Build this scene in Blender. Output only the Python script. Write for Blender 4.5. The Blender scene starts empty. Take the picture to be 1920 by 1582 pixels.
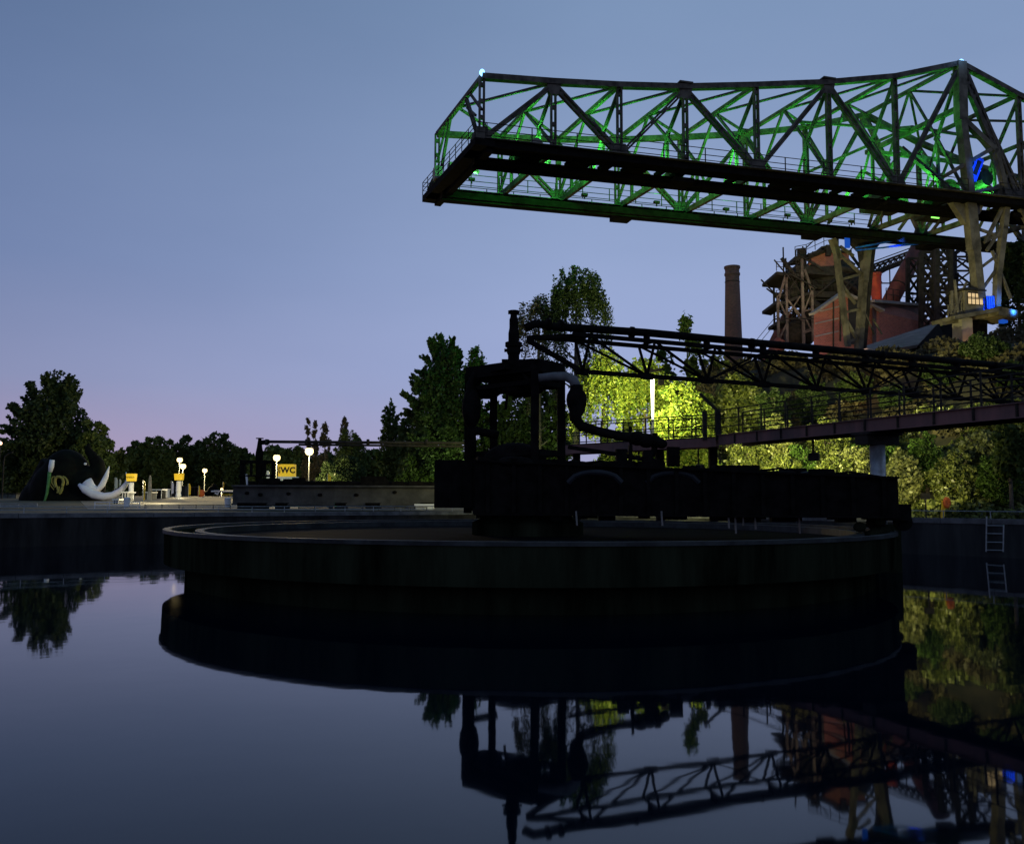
import bpy, bmesh, math, random
import numpy as np
from mathutils import Vector, Matrix
SC = bpy.context.scene
# ------------------------------------------------------------ camera, sky, exposure
F = 1700.0; CX, CY = 960.0, 791.0; HC = 2.5; HOR = 938.0; ROLL = math.radians(0.2)
PITCH = math.atan((HOR - CY) / F)
cam_d = bpy.data.cameras.new('camera'); cam = bpy.data.objects.new('camera', cam_d)
SC.collection.objects.link(cam)
ROT = Matrix.Rotation(math.pi / 2 + PITCH, 3, 'X') @ Matrix.Rotation(ROLL, 3, 'Z')
cam.matrix_world = Matrix.Translation((0, 0, HC)) @ ROT.to_4x4()
cam_d.sensor_width = 36.0; cam_d.lens = 36.0 * F / 1920.0
cam_d.clip_start = 0.1; cam_d.clip_end = 6000
SC.camera = cam
vs = SC.view_settings
vs.view_transform = 'Standard'; vs.look = 'None'; vs.exposure = 0.0; vs.gamma = 1.0; vs.use_curve_mapping = False

world = bpy.data.worlds.new("World"); SC.world = world; world.use_nodes = True
wn = world.node_tree; wn.nodes.clear()
def N(nt, t, **k):
    n = nt.nodes.new(t)
    for a, b in k.items(): setattr(n, a, b)
    return n
wo = N(wn, 'ShaderNodeOutputWorld'); wbg = N(wn, 'ShaderNodeBackground'); wbg.inputs[1].default_value = 1.16
geo = N(wn, 'ShaderNodeNewGeometry'); sep = N(wn, 'ShaderNodeSeparateXYZ')
tc = N(wn, 'ShaderNodeTexCoord'); wn.links.new(tc.outputs['Generated'], sep.inputs[0])
# dusk sky: elevation ramp after sunset, rosier towards the west (left of the view)
ramp = N(wn, 'ShaderNodeValToRGB'); wn.links.new(sep.outputs['Z'], ramp.inputs[0])
def setramp(r, pts):
    while len(r.elements) > 1: r.elements.remove(r.elements[-1])
    r.elements[0].position = pts[0][0]; r.elements[0].color = (*pts[0][1], 1)
    for p, c in pts[1:]:
        e = r.elements.new(p); e.color = (*c, 1)
def s2l(h):
    c = [int(h[i:i + 2], 16) / 255 for i in (0, 2, 4)]
    return tuple(x / 12.92 if x <= .04045 else ((x + .055) / 1.055) ** 2.4 for x in c)
setramp(ramp.color_ramp, [(0.0, s2l('9e97b4')), (0.06, s2l('9a9fc3')), (0.14, s2l('94a1c8')),
                          (0.26, s2l('8a9bc0')), (0.38, s2l('7f93b6')), (0.50, s2l('7289ab')), (1.0, s2l('46607f'))])
ramp2 = N(wn, 'ShaderNodeValToRGB'); wn.links.new(sep.outputs['Z'], ramp2.inputs[0])
setramp(ramp2.color_ramp, [(0.0, s2l('b08fa4')), (0.05, s2l('9a8aa6')), (0.12, s2l('8188aa')),
                           (0.24, s2l('6b7ca2')), (0.38, s2l('5d7196')), (0.50, s2l('516689')), (1.0, s2l('3c5270'))])
mr = N(wn, 'ShaderNodeMapRange'); mr.inputs[1].default_value = 0.08; mr.inputs[2].default_value = -0.52
wn.links.new(sep.outputs['X'], mr.inputs[0])
mx = N(wn, 'ShaderNodeMixRGB'); wn.links.new(mr.outputs[0], mx.inputs[0])
wn.links.new(ramp.outputs[0], mx.inputs[1]); wn.links.new(ramp2.outputs[0], mx.inputs[2])
skn = N(wn, 'ShaderNodeTexNoise'); skn.inputs['Scale'].default_value = 2.2; skn.inputs['Detail'].default_value = 4
skm = N(wn, 'ShaderNodeMapping'); skm.inputs['Scale'].default_value = (1, 1, 3.5); wn.links.new(tc.outputs['Generated'], skm.inputs[0]); wn.links.new(skm.outputs[0], skn.inputs[0])
skr = N(wn, 'ShaderNodeValToRGB'); setramp(skr.color_ramp, [(.3, (.95, .955, .97)), (.7, (1.05, 1.035, 1.03))]); wn.links.new(skn.outputs['Fac'], skr.inputs[0])
skx = N(wn, 'ShaderNodeMixRGB'); skx.blend_type = 'MULTIPLY'; skx.inputs[0].default_value = 1.0
wn.links.new(mx.outputs[0], skx.inputs[1]); wn.links.new(skr.outputs[0], skx.inputs[2]); wn.links.new(skx.outputs[0], wbg.inputs[0]); wn.links.new(wbg.outputs[0], wo.inputs[0])

SC.cycles.use_denoising = True
SC.cycles.max_bounces = 5; SC.cycles.diffuse_bounces = 2; SC.cycles.glossy_bounces = 4
SC.cycles.sample_clamp_indirect = 4.0
SC.cycles.caustics_reflective = False; SC.cycles.caustics_refractive = False

# ------------------------------------------------------------ helpers
def V(*a): return np.array(a, float)
def ray(px, py): return np.array(ROT @ Vector(((px - CX) / F, -(py - CY) / F, -1.0)))
def atY(px, py, Y): d = ray(px, py); return V(0, 0, HC) + d * (Y / d[1])
def atZ(px, py, z): d = ray(px, py); return V(0, 0, HC) + d * ((z - HC) / d[2])
def onpl(px, py, P, u):
    n = V(-u[1], u[0], 0); d = ray(px, py); o = V(0, 0, HC)
    return o + d * (((P - o) @ n) / (d @ n))

class MB:
    def __init__(s): s.v = []; s.f = []; s.ch = []
    def groups(s):
        # loose pieces that do not touch become parts of their own
        if len(s.ch) < 2 or len(s.ch) > 400: return [(s.v, s.f)]
        vv = np.array(s.v); lo = []; hi = []
        for a, b, c, d in s.ch: lo.append(vv[a:b].min(0) - .06); hi.append(vv[a:b].max(0) + .06)
        lo = np.array(lo); hi = np.array(hi); n = len(s.ch); lab = list(range(n))
        def find(i):
            while lab[i] != i: i = lab[i]
            return i
        for i in range(n):
            ov = np.all((lo[i] <= hi) & (hi[i] >= lo), axis=1)
            for j in np.nonzero(ov)[0]:
                ri, rj = find(i), find(int(j))
                if ri != rj: lab[rj] = ri
        g = {}
        for i in range(n): g.setdefault(find(i), []).append(i)
        out_ = []
        for ids in g.values():
            v = []; f = []
            for i in ids:
                a, b, c, d = s.ch[i]; o = len(v) - a; v += s.v[a:b]; f += [tuple(k + o for k in q) for q in s.f[c:d]]
            out_.append((v, f))
        return out_
    def add(s, vs_, fs):
        s.ch.append((len(s.v), len(s.v) + len(vs_), len(s.f), len(s.f) + len(fs)))
        b = len(s.v); s.v.extend([tuple(map(float, p)) for p in vs_]); s.f.extend([tuple(i + b for i in f) for f in fs]); return s
    def prism(s, pts, ext):
        n = len(pts); ext = V(*ext); a = [V(*p) for p in pts]
        return s.add(a + [p + ext for p in a], [tuple(range(n))[::-1], tuple(range(n, 2 * n))] + [(i, (i + 1) % n, (i + 1) % n + n, i + n) for i in range(n)])
    def box(s, c, d, rz=0.0, ax=None):
        c = V(*c); h = V(*d) / 2
        X, Y, Z = (V(math.cos(rz), math.sin(rz), 0), V(-math.sin(rz), math.cos(rz), 0), V(0, 0, 1)) if ax is None else ax
        p = [c + X * h[0] * i + Y * h[1] * j + Z * h[2] * k for i in (-1, 1) for j in (-1, 1) for k in (-1, 1)]
        return s.add(p, [(0, 1, 3, 2), (4, 6, 7, 5), (0, 4, 5, 1), (2, 3, 7, 6), (0, 2, 6, 4), (1, 5, 7, 3)])
    def beam(s, a, b, w, h, up=(0, 0, 1)):
        a = V(*a); b = V(*b); d = b - a; L = np.linalg.norm(d)
        if L < 1e-6: return s
        d /= L; up = V(*up)
        if abs(d @ up) > .97: up = V(1, 0, 0) if abs(d[0]) < .9 else V(0, 1, 0)
        sx = np.cross(d, up); sx /= np.linalg.norm(sx); sz = np.cross(sx, d)
        return s.box((a + b) / 2, (L, w, h), ax=(d, sx, sz))
    def laced(s, a, b, w, h, side, t=.07, pitch=1.1):
        # two channels side by side along vector `side` joined by battens
        a = V(*a); b = V(*b); side = V(*side); side = side / np.linalg.norm(side)
        d = b - a; L = np.linalg.norm(d); d /= L; c0 = len(s.ch)
        nrm = np.cross(d, side); nrm /= np.linalg.norm(nrm); sd = np.cross(nrm, d)
        for sg in (-1, 1):
            o = sd * sg * (w / 2 - t)
            s.box((a + b) / 2 + o, (L, 2 * t, h), ax=(d, sd, nrm))
        k = max(2, int(L / pitch))
        for i in range(k):
            c = a + d * (L * (i + .5) / k)
            s.box(c, (.28, w - 2 * t, h * .8), ax=(d, sd, nrm))
        q = s.ch[c0:]; s.ch = s.ch[:c0] + [(q[0][0], q[-1][1], q[0][2], q[-1][3])]
        return s
    def tube(s, pts, r, n=8, cap=True):
        pts = [V(*p) for p in pts]; m = len(pts)
        rr = r if hasattr(r, '__len__') else [r] * m
        prev = None; rings = []
        for i, p in enumerate(pts):
            t = pts[min(i + 1, m - 1)] - pts[max(i - 1, 0)]; t = t / (np.linalg.norm(t) + 1e-9)
            if prev is None:
                u = np.cross(t, V(0, 0, 1)); 
                if np.linalg.norm(u) < .1: u = np.cross(t, V(1, 0, 0))
            else: u = prev - t * (prev @ t)
            u = u / np.linalg.norm(u); prev = u; w = np.cross(t, u)
            rings += [p + rr[i] * (u * math.cos(2 * math.pi * k / n) + w * math.sin(2 * math.pi * k / n)) for k in range(n)]
        fs = [(i * n + k, i * n + (k + 1) % n, (i + 1) * n + (k + 1) % n, (i + 1) * n + k) for i in range(m - 1) for k in range(n)]
        if cap: fs += [tuple(range(n))[::-1], tuple(range((m - 1) * n, m * n))]
        return s.add(rings, fs)
    def lathe(s, c, prof, n=24):
        c = V(*c); m = len(prof)
        vs_ = [c + V(r * math.cos(2 * math.pi * k / n), r * math.sin(2 * math.pi * k / n), z) for r, z in prof for k in range(n)]
        fs = [(i * n + k, i * n + (k + 1) % n, (i + 1) * n + (k + 1) % n, (i + 1) * n + k) for i in range(m - 1) for k in range(n)]
        fs += [tuple(range(n))[::-1], tuple(range((m - 1) * n, m * n))]
        return s.add(vs_, fs)
    def ball(s, c, r, n=12, m=8):
        r = r if hasattr(r, '__len__') else (r, r, r); c = V(*c)
        vs_ = [c + V(0, 0, -r[2])]
        for j in range(1, m):
            a = -math.pi / 2 + math.pi * j / m
            vs_ += [c + V(r[0] * math.cos(a) * math.cos(2 * math.pi * k / n), r[1] * math.cos(a) * math.sin(2 * math.pi * k / n), r[2] * math.sin(a)) for k in range(n)]
        vs_.append(c + V(0, 0, r[2])); top = len(vs_) - 1
        fs = [(0, 1 + (k + 1) % n, 1 + k) for k in range(n)]
        for j in range(m - 2): fs += [(1 + j * n + k, 1 + j * n + (k + 1) % n, 1 + (j + 1) * n + (k + 1) % n, 1 + (j + 1) * n + k) for k in range(n)]
        fs += [(1 + (m - 2) * n + k, 1 + (m - 2) * n + (k + 1) % n, top) for k in range(n)]
        return s.add(vs_, fs)

def link(o): SC.collection.objects.link(o); return o
def mesh_obj(name, verts, faces, mat, loc=(0, 0, 0), parent=None, smooth=False):
    me = bpy.data.meshes.new(name)
    vv = np.asarray(verts, float) - V(*loc)
    me.from_pydata(vv.tolist(), [], faces); me.update()
    if smooth: me.polygons.foreach_set('use_smooth', [True] * len(me.polygons))
    if mat: me.materials.append(mat)
    o = bpy.data.objects.new(name, me); link(o)
    if parent is not None: o.parent = parent
    else: o.location = loc
    return o
def tag(o, label=None, cat=None, group=None, kind=None):
    if label: o['label'] = label
    if cat: o['category'] = cat
    if group: o['group'] = group
    if kind: o['kind'] = kind
    return o
class Thing:
    def __init__(s, name, loc, label, cat, group=None):
        s.loc = tuple(map(float, loc)); s.o = link(bpy.data.objects.new(name, None)); s.o.location = s.loc
        s.o.empty_display_size = .3; tag(s.o, label, cat, group)
    def part(s, name, mb, mat, parent=None, smooth=False, label=None):
        gr = mb.groups()
        if 2 <= len(gr) <= 30:
            os_ = []
            for v, f in gr: os_.append(mesh_obj(name, v, f, mat, s.loc, parent or s.o, smooth))
            return os_[0]
        o = mesh_obj(name, mb.v, mb.f, mat, s.loc, parent or s.o, smooth)
        if label: o['label'] = label
        return o
def single(name, mb, mat, loc, label, cat, group=None, smooth=False, kind=None):
    return tag(mesh_obj(name, mb.v, mb.f, mat, loc, None, smooth), label, cat, group, kind)
def copy_tree(o, parent=None):
    c = o.copy(); link(c)
    if parent is not None: c.parent = parent
    for ch in list(o.children): copy_tree(ch, c)
    return c

# ------------------------------------------------------------ materials
def mat(name, c1, c2=None, rough=.7, metal=0.0, scale=2.0, bump=0.0, spec=.3, emit=None, estr=0.0, streak=False, detail=6):
    m = bpy.data.materials.new(name); m.use_nodes = True; nt = m.node_tree; b = nt.nodes['Principled BSDF']
    b.inputs['Roughness'].default_value = rough; b.inputs['Metallic'].default_value = metal
    b.inputs['Specular IOR Level'].default_value = spec
    c2 = c2 or tuple(x * .6 for x in c1)
    t = N(nt, 'ShaderNodeTexCoord'); mp = N(nt, 'ShaderNodeMapping'); nz = N(nt, 'ShaderNodeTexNoise')
    nt.links.new(t.outputs['Object'], mp.inputs[0]); nt.links.new(mp.outputs[0], nz.inputs[0])
    if streak: mp.inputs['Scale'].default_value = (1, 1, .15)
    nz.inputs['Scale'].default_value = scale; nz.inputs['Detail'].default_value = detail; nz.inputs['Roughness'].default_value = .65
    r = N(nt, 'ShaderNodeValToRGB'); nt.links.new(nz.outputs['Fac'], r.inputs[0])
    setramp(r.color_ramp, [(.36, c2), (.64, c1)])
    nt.links.new(r.outputs[0], b.inputs['Base Color'])
    if bump:
        bp = N(nt, 'ShaderNodeBump'); bp.inputs['Strength'].default_value = bump; bp.inputs['Distance'].default_value = .05
        nt.links.new(nz.outputs['Fac'], bp.inputs['Height']); nt.links.new(bp.outputs[0], b.inputs['Normal'])
    if emit:
        b.inputs['Emission Color'].default_value = (*emit, 1); b.inputs['Emission Strength'].default_value = estr
    return m
def leafmat(name, c1, c2, trans=.25, gloss=.012):
    m = bpy.data.materials.new(name); m.use_nodes = True; nt = m.node_tree; nt.nodes.clear()
    out = N(nt, 'ShaderNodeOutputMaterial'); d = N(nt, 'ShaderNodeBsdfDiffuse'); tr = N(nt, 'ShaderNodeBsdfTranslucent'); mx_ = N(nt, 'ShaderNodeMixShader')
    g = N(nt, 'ShaderNodeNewGeometry'); r = N(nt, 'ShaderNodeValToRGB'); nt.links.new(g.outputs['Random Per Island'], r.inputs[0])
    setramp(r.color_ramp, [(0, c2), (1, c1)])
    for n in (d, tr): nt.links.new(r.outputs[0], n.inputs[0])
    mx_.inputs[0].default_value = trans; nt.links.new(d.outputs[0], mx_.inputs[1]); nt.links.new(tr.outputs[0], mx_.inputs[2])
    gl = N(nt, 'ShaderNodeBsdfGlossy'); gl.inputs['Roughness'].default_value = .42; gl.inputs[0].default_value = (.8, .8, .7, 1)
    mg = N(nt, 'ShaderNodeMixShader'); mg.inputs[0].default_value = gloss
    nt.links.new(mx_.outputs[0], mg.inputs[1]); nt.links.new(gl.outputs[0], mg.inputs[2]); nt.links.new(mg.outputs[0], out.inputs[0]); return m
def emat(name, c, s):
    m = bpy.data.materials.new(name); m.use_nodes = True; nt = m.node_tree; nt.nodes.clear()
    out = N(nt, 'ShaderNodeOutputMaterial'); e = N(nt, 'ShaderNodeEmission'); e.inputs[0].default_value = (*c, 1); e.inputs[1].default_value = s
    nt.links.new(e.outputs[0], out.inputs[0]); return m
def brickmat(name, c1, c2, mortar, sc=1.0):
    m = mat(name, c1, c2, rough=.85, scale=1.2); nt = m.node_tree; b = nt.nodes['Principled BSDF']
    t = N(nt, 'ShaderNodeTexCoord'); mp = N(nt, 'ShaderNodeMapping'); mp.inputs['Rotation'].default_value = (math.pi / 2, 0, 0)
    br = N(nt, 'ShaderNodeTexBrick'); br.inputs['Color1'].default_value = (*c1, 1); br.inputs['Color2'].default_value = (*c2, 1); br.inputs['Mortar'].default_value = (*mortar, 1)
    br.inputs['Scale'].default_value = sc; br.inputs['Mortar Size'].default_value = .03
    nt.links.new(t.outputs['Object'], mp.inputs[0]); nt.links.new(mp.outputs[0], br.inputs[0])
    mixn = N(nt, 'ShaderNodeMixRGB'); mixn.blend_type = 'MULTIPLY'; mixn.inputs[0].default_value = .55
    old = b.inputs['Base Color'].links[0].from_socket
    nt.links.new(br.outputs[0], mixn.inputs[1]); nt.links.new(old, mixn.inputs[2]); nt.links.new(mixn.outputs[0], b.inputs['Base Color'])
    mixn.inputs[0].default_value = .35
    return m
M = {}
M['steel'] = mat('weathered_steel', (.105, .092, .075), (.035, .03, .025), rough=.8, scale=1.3, bump=.0, detail=3, spec=.15)
M['steel_dark'] = mat('dark_steel', (.036, .032, .028), (.014, .013, .012), rough=.75, scale=2.2, bump=.4, spec=.1)
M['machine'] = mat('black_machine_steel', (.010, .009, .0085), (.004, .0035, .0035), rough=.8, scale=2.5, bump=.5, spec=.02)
M['rail'] = mat('galvanised_rail', (.32, .35, .36), (.2, .22, .23), rough=.45, metal=.5, scale=4)
M['girder'] = mat('red_lead_girder', (.20, .10, .09), (.09, .062, .06), rough=.8, scale=1.1, bump=.3, streak=True)
M['beamgrey'] = mat('grey_beam_plate', (.19, .18, .17), (.10, .098, .092), rough=.8, scale=1.4, bump=.4)
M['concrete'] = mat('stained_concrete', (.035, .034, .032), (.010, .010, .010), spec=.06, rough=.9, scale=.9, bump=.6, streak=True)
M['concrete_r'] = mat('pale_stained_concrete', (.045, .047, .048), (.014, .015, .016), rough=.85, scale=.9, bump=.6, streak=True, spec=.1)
M['duct'] = mat('duct_grey', (.010, .013, .018), (.004, .005, .007), rough=.6, scale=2)
M['coping'] = mat('coping_concrete', (.12, .125, .13), (.045, .047, .05), rough=.7, scale=1.3, bump=.4)
M['tank'] = mat('tank_concrete', (.022, .027, .016), (.004, .005, .003), rough=.95, scale=.9, bump=.5, streak=True, spec=.0)
M['rim'] = mat('wet_rim_concrete', (.030, .038, .040), (.005, .006, .007), rough=.6, scale=1.2, bump=.3)
M['brick'] = brickmat('red_brick', (.40, .13, .09), (.26, .085, .06), (.32, .2, .16), 1.6)
M['brick_dark'] = brickmat('dark_brick', (.20, .09, .065), (.12, .06, .045), (.15, .11, .09), 1.6)
M['brick_chim'] = brickmat('chimney_brick', (.22, .11, .09), (.13, .07, .06), (.16, .12, .1), 1.4)
M['redpipe'] = mat('red_painted_pipe', (.42, .07, .03), (.22, .04, .025), rough=.6, scale=1.2)
M['darkpipe'] = mat('rusty_dark_pipe', (.14, .045, .035), (.06, .025, .022), rough=.7, scale=1.0)
M['roofgrey'] = mat('grey_sheet_roof', (.26, .24, .22), (.16, .15, .14), rough=.8, scale=.8)
M['white'] = mat('white_paint', (.75, .75, .74), (.6, .6, .6), rough=.5)
M['tusk'] = mat('white_inflated_fabric', (.72, .72, .78), (.6, .6, .66), rough=.45, scale=1.5)
M['blackfab'] = mat('black_inflated_fabric', (.006, .0075, .006), (.003, .003, .003), rough=.8, scale=1.0, spec=.05)
M['greenfab'] = mat('green_strap_fabric', (.10, .25, .08), (.04, .14, .04), rough=.7, scale=2)
M['yellow'] = mat('yellow_panel', (.75, .50, .03), (.6, .38, .02), rough=.5)
M['yellow_lit'] = mat('yellow_backlit_panel', (.75, .50, .03), (.6, .38, .02), rough=.5, emit=(1, .62, .03), estr=.35)
M['olive'] = mat('olive_print', (.30, .27, .06), (.2, .18, .05), rough=.7)
M['ink'] = mat('black_ink', (.012, .012, .012), (.01, .01, .01), rough=.6)
M['orange'] = mat('orange_cover', (.75, .16, .03), (.5, .1, .02), rough=.6)
M['blue'] = mat('blue_lit_tint', (.02, .14, .75), (.01, .08, .5), rough=.5)  # blue lamp light on the crane put into the base colour
M['tan'] = mat('tan_steel', (.155, .138, .105), (.055, .049, .038), rough=.85, scale=.8, detail=4, spec=.1)  # lighter, browner steel than the trusses
M['farbeam'] = mat('far_beam_grey', (.075, .073, .07), (.04, .04, .038), rough=.85, scale=.8, spec=.1)
M['pinkgrey'] = mat('pinkish_frame_steel', (.17, .135, .115), (.06, .045, .04), rough=.8, scale=1.0, spec=.1)
M['bark'] = mat('bark', (.10, .085, .065), (.04, .034, .028), rough=.9, scale=5, bump=.6)
M['plaza'] = mat('plaza_paving', (.17, .155, .12), (.08, .072, .055), rough=.8, scale=.5)
M['ground'] = mat('ground_soil_grass', (.05, .055, .03), (.025, .028, .016), rough=.95, scale=.4, bump=.5)
M['hill'] = mat('hill_soil', (.05, .042, .024), (.016, .018, .009), rough=.95, scale=.5, bump=.8)
M['L_dark'] = leafmat('leaf_dark', (.045, .07, .025), (.02, .035, .012))
M['L_mid'] = leafmat('leaf_mid', (.075, .11, .03), (.03, .05, .014))
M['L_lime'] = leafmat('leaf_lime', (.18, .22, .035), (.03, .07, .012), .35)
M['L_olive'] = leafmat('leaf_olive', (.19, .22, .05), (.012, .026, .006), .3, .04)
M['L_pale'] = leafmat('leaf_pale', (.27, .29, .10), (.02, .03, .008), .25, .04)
M['L_green'] = leafmat('leaf_green', (.08, .15, .03), (.015, .03, .008), .3)
M['L_brown'] = leafmat('leaf_brownish', (.10, .085, .045), (.05, .045, .03))
M['lamp_warm'] = emat('lamp_warm_glow', (1, .76, .33), 3.4)
M['lamp_tube'] = emat('lamp_tube_glow', (1, .93, .72), 5)
M['lamp_green'] = emat('green_tube_glow', (.25, 1, .12), 2.2)
M['lamp_blue'] = emat('blue_beacon_glow', (.22, .55, 1), 3.2)
M['blue_lit'] = emat('blue_lit_lamp_face', (.02, .14, .8), .5)
M['window_lit'] = emat('lit_cab_window', (1, .72, .36), .75)

def watermat():
    m = bpy.data.materials.new('still_dark_water'); m.use_nodes = True; nt = m.node_tree; b = nt.nodes['Principled BSDF']
    b.inputs['Base Color'].default_value = (.0004, .0035, .0085, 1); b.inputs['Roughness'].default_value = .03; b.inputs['IOR'].default_value = 1.29
    b.inputs['Specular Tint'].default_value = (.44, .78, 1.0, 1)
    b.inputs['Specular IOR Level'].default_value = .5
    t = N(nt, 'ShaderNodeTexCoord'); nz = N(nt, 'ShaderNodeTexNoise'); nz.inputs['Scale'].default_value = .5; nz.inputs['Detail'].default_value = 3
    nt.links.new(t.outputs['Object'], nz.inputs[0])
    bp = N(nt, 'ShaderNodeBump'); bp.inputs['Strength'].default_value = .04; bp.inputs['Distance'].default_value = .08
    nt.links.new(nz.outputs['Fac'], bp.inputs['Height']); nt.links.new(bp.outputs[0], b.inputs['Normal']); return m
M['water'] = watermat()

def light(name, loc, energy, color, size=.15, kind='POINT', target=None, angle=80, parent=None):
    d = bpy.data.lights.new(name, kind); d.energy = energy;  d.color = color; d.shadow_soft_size = size
    o = link(bpy.data.objects.new(name, d)); o.location = tuple(map(float, loc))
    if kind == 'SPOT':
        d.spot_size = math.radians(angle); d.spot_blend = .7
        o.rotation_euler = (Vector(target) - Vector(o.location)).to_track_quat('-Z', 'Y').to_euler()
    return o

# ------------------------------------------------------------ setting: basin, water, ground, hill
C = V(-2.0, 64.8); A = V(41., 23.); B = V(-34., -18.2); L = V(-58.5, 23.5)
GZ = 1.62
poly = [C, A, B, L]
out = []
cen = V(-13, 23)
for p in poly:
    d = p - cen; d /= np.linalg.norm(d); out.append(cen + d * 3000)
mb = MB()
vs_ = [(*p, GZ) for p in poly] + [(*p, GZ) for p in out]
mb.add(vs_, [(i, (i + 1) % 4, (i + 1) % 4 + 4, i + 4) for i in range(4)])
tag(mesh_obj('ground', mb.v, mb.f, M['ground']), kind='structure')
tag(mesh_obj('water', [(-70, -30, 0), (60, -30, 0), (60, 80, 0), (-70, 80, 0)], [(0, 1, 2, 3)], M['water']), kind='structure')

wall_names = [('pale stained concrete basin wall behind the ladder, right of the tank', 0, 1), ('near concrete basin wall under the viewpoint', 1, 2),
              ('concrete basin wall closing the far left side', 2, 3), ('long dark basin wall below the mammoth and the lamps', 3, 0)]
def off(p, q, d):
    e = (q - p) / np.linalg.norm(q - p); n = V(e[1], -e[0])
    if n @ (cen - p) > 0: n = -n
    return n * d, e
for lab, i, j in wall_names:
    p, q = poly[i], poly[j]; n, e = off(p, q, .45)
    t = Thing('basin_wall', (*((p + q) / 2), 0), lab, 'basin wall')
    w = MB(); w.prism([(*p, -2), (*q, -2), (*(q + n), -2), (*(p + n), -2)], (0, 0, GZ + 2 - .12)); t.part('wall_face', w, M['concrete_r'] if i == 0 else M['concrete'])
    k = MB(); Lw = np.linalg.norm(q - p); nb = int(Lw / 2.2)
    for a in range(nb):
        s0 = p + e * (Lw * a / nb + .012); s1 = p + e * (Lw * (a + 1) / nb - .012); io = -n * .12
        k.prism([(*(s0 + io), GZ - .118), (*(s1 + io), GZ - .118), (*(s1 + n * 1.3), GZ - .118), (*(s0 + n * 1.3), GZ - .118)], (0, 0, .235 + (a % 3) * .002))
    t.part('coping', k, M['coping'])
def railing_mb(pts, h=1.1, rails=(.55, 1.1), r=.025, sp=1.5, post=.03, kick=0):
    mb = MB()
    pts = [V(*p) for p in pts]
    for hh in rails: mb.tube([p + V(0, 0, hh) for p in pts], r, 6)
    for a, b in zip(pts[:-1], pts[1:]):
        Ls = np.linalg.norm(b - a); k = max(1, round(Ls / sp))
        for i in range(k + 1):
            c = a + (b - a) * i / k; mb.tube([c, c + V(0, 0, h)], post, 6)
    if kick:
        for a, b in zip(pts[:-1], pts[1:]): mb.beam(a + V(0, 0, kick / 2), b + V(0, 0, kick / 2), .02, kick)
    return mb
# low tubular rails on the two visible walls
for lab, p, q, h in [('low double tube railing on top of the long left basin wall', C + V(-.4, -.2), L, .34), ('low tube railing above the ladder on the right basin wall', C + V(.3, -.1), A, .34)]:
    n, e = off(p, q, .15)
    mb = railing_mb([(*(p + n), GZ + .117), (*(q + n), GZ + .117)], h, (.17, h) if 'double' in lab else (h,), .022, 2.05, .022)
    single('basin_railing', mb, M['rail'], (*((p + q) / 2), GZ), lab, 'railing')

def sm(t): t = max(0, min(1, t)); return t * t * (3 - 2 * t)
NR = V(.696, .718)
def hz(X, Y):
    d = (V(X, Y) - C) @ NR
    k = sm((X / max(Y, 1) - .12) / .10)
    n1 = math.sin(X * .31 + Y * .17) * .5 + math.sin(X * .13 - Y * .29 + 2) * .6
    return GZ - .1 + (12.4 * sm((d - 2.5) / 25.) + n1 * sm(d / 10) * .7 * (1 - sm((d - 20) / 8))) * k
g = MB(); DR = (A - C) / np.linalg.norm(A - C)
ts = np.concatenate([np.linspace(-120, -12, 30), np.linspace(-10, 75, 90), np.linspace(78, 200, 12)]); ds = np.concatenate([np.linspace(1.0, 45, 46), np.linspace(48, 260, 30)])
DN = off(C, A, 1.0)[0]; vv = []
for d_ in ds:
    for t_ in ts:
        q = C + DR * t_ + DN * d_; vv.append((q[0], q[1], hz(q[0], q[1])))
nx = len(ts); g.add(vv, [(j_ * nx + i_, j_ * nx + i_ + 1, (j_ + 1) * nx + i_ + 1, (j_ + 1) * nx + i_) for j_ in range(len(ds) - 1) for i_ in range(nx - 1)])
tag(mesh_obj('hill', g.v, g.f, M['hill'], smooth=True), kind='structure')

def pz(Y): return GZ + .06 + max(0, min(1, (Y - 72) / 78)) * 1.32
def RY(Y): return 72 + (Y - 72) * 2.6 if Y > 72 else Y
pl = MB(); pv = [(-95, 70), (12, 70), (18, 135), (-120, 135)]
vv = [(x, y, pz(y)) for x, y in pv]; pl.prism([(-33, 71, GZ + .05), (6, 71, GZ + .05), (12, 150, pz(150)), (-72, 150, pz(150))], (0, 0, .004))
pl.prism([(-120, 150, pz(150)), (12, 150, pz(150)), (14, 290, pz(150)), (-230, 290, pz(150))], (0, 0, .004))
lw = MB(); lw.prism([(-95, 71, GZ + .03), (-33.02, 71, GZ + .05), (-72.02, 149.9, pz(150)), (-190, 149.9, pz(150))], (0, 0, .003)); tag(mesh_obj('lawn', lw.v, lw.f, M['ground']), kind='structure')
tag(mesh_obj('plaza', pl.v, pl.f, M['plaza']), kind='structure')

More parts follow.
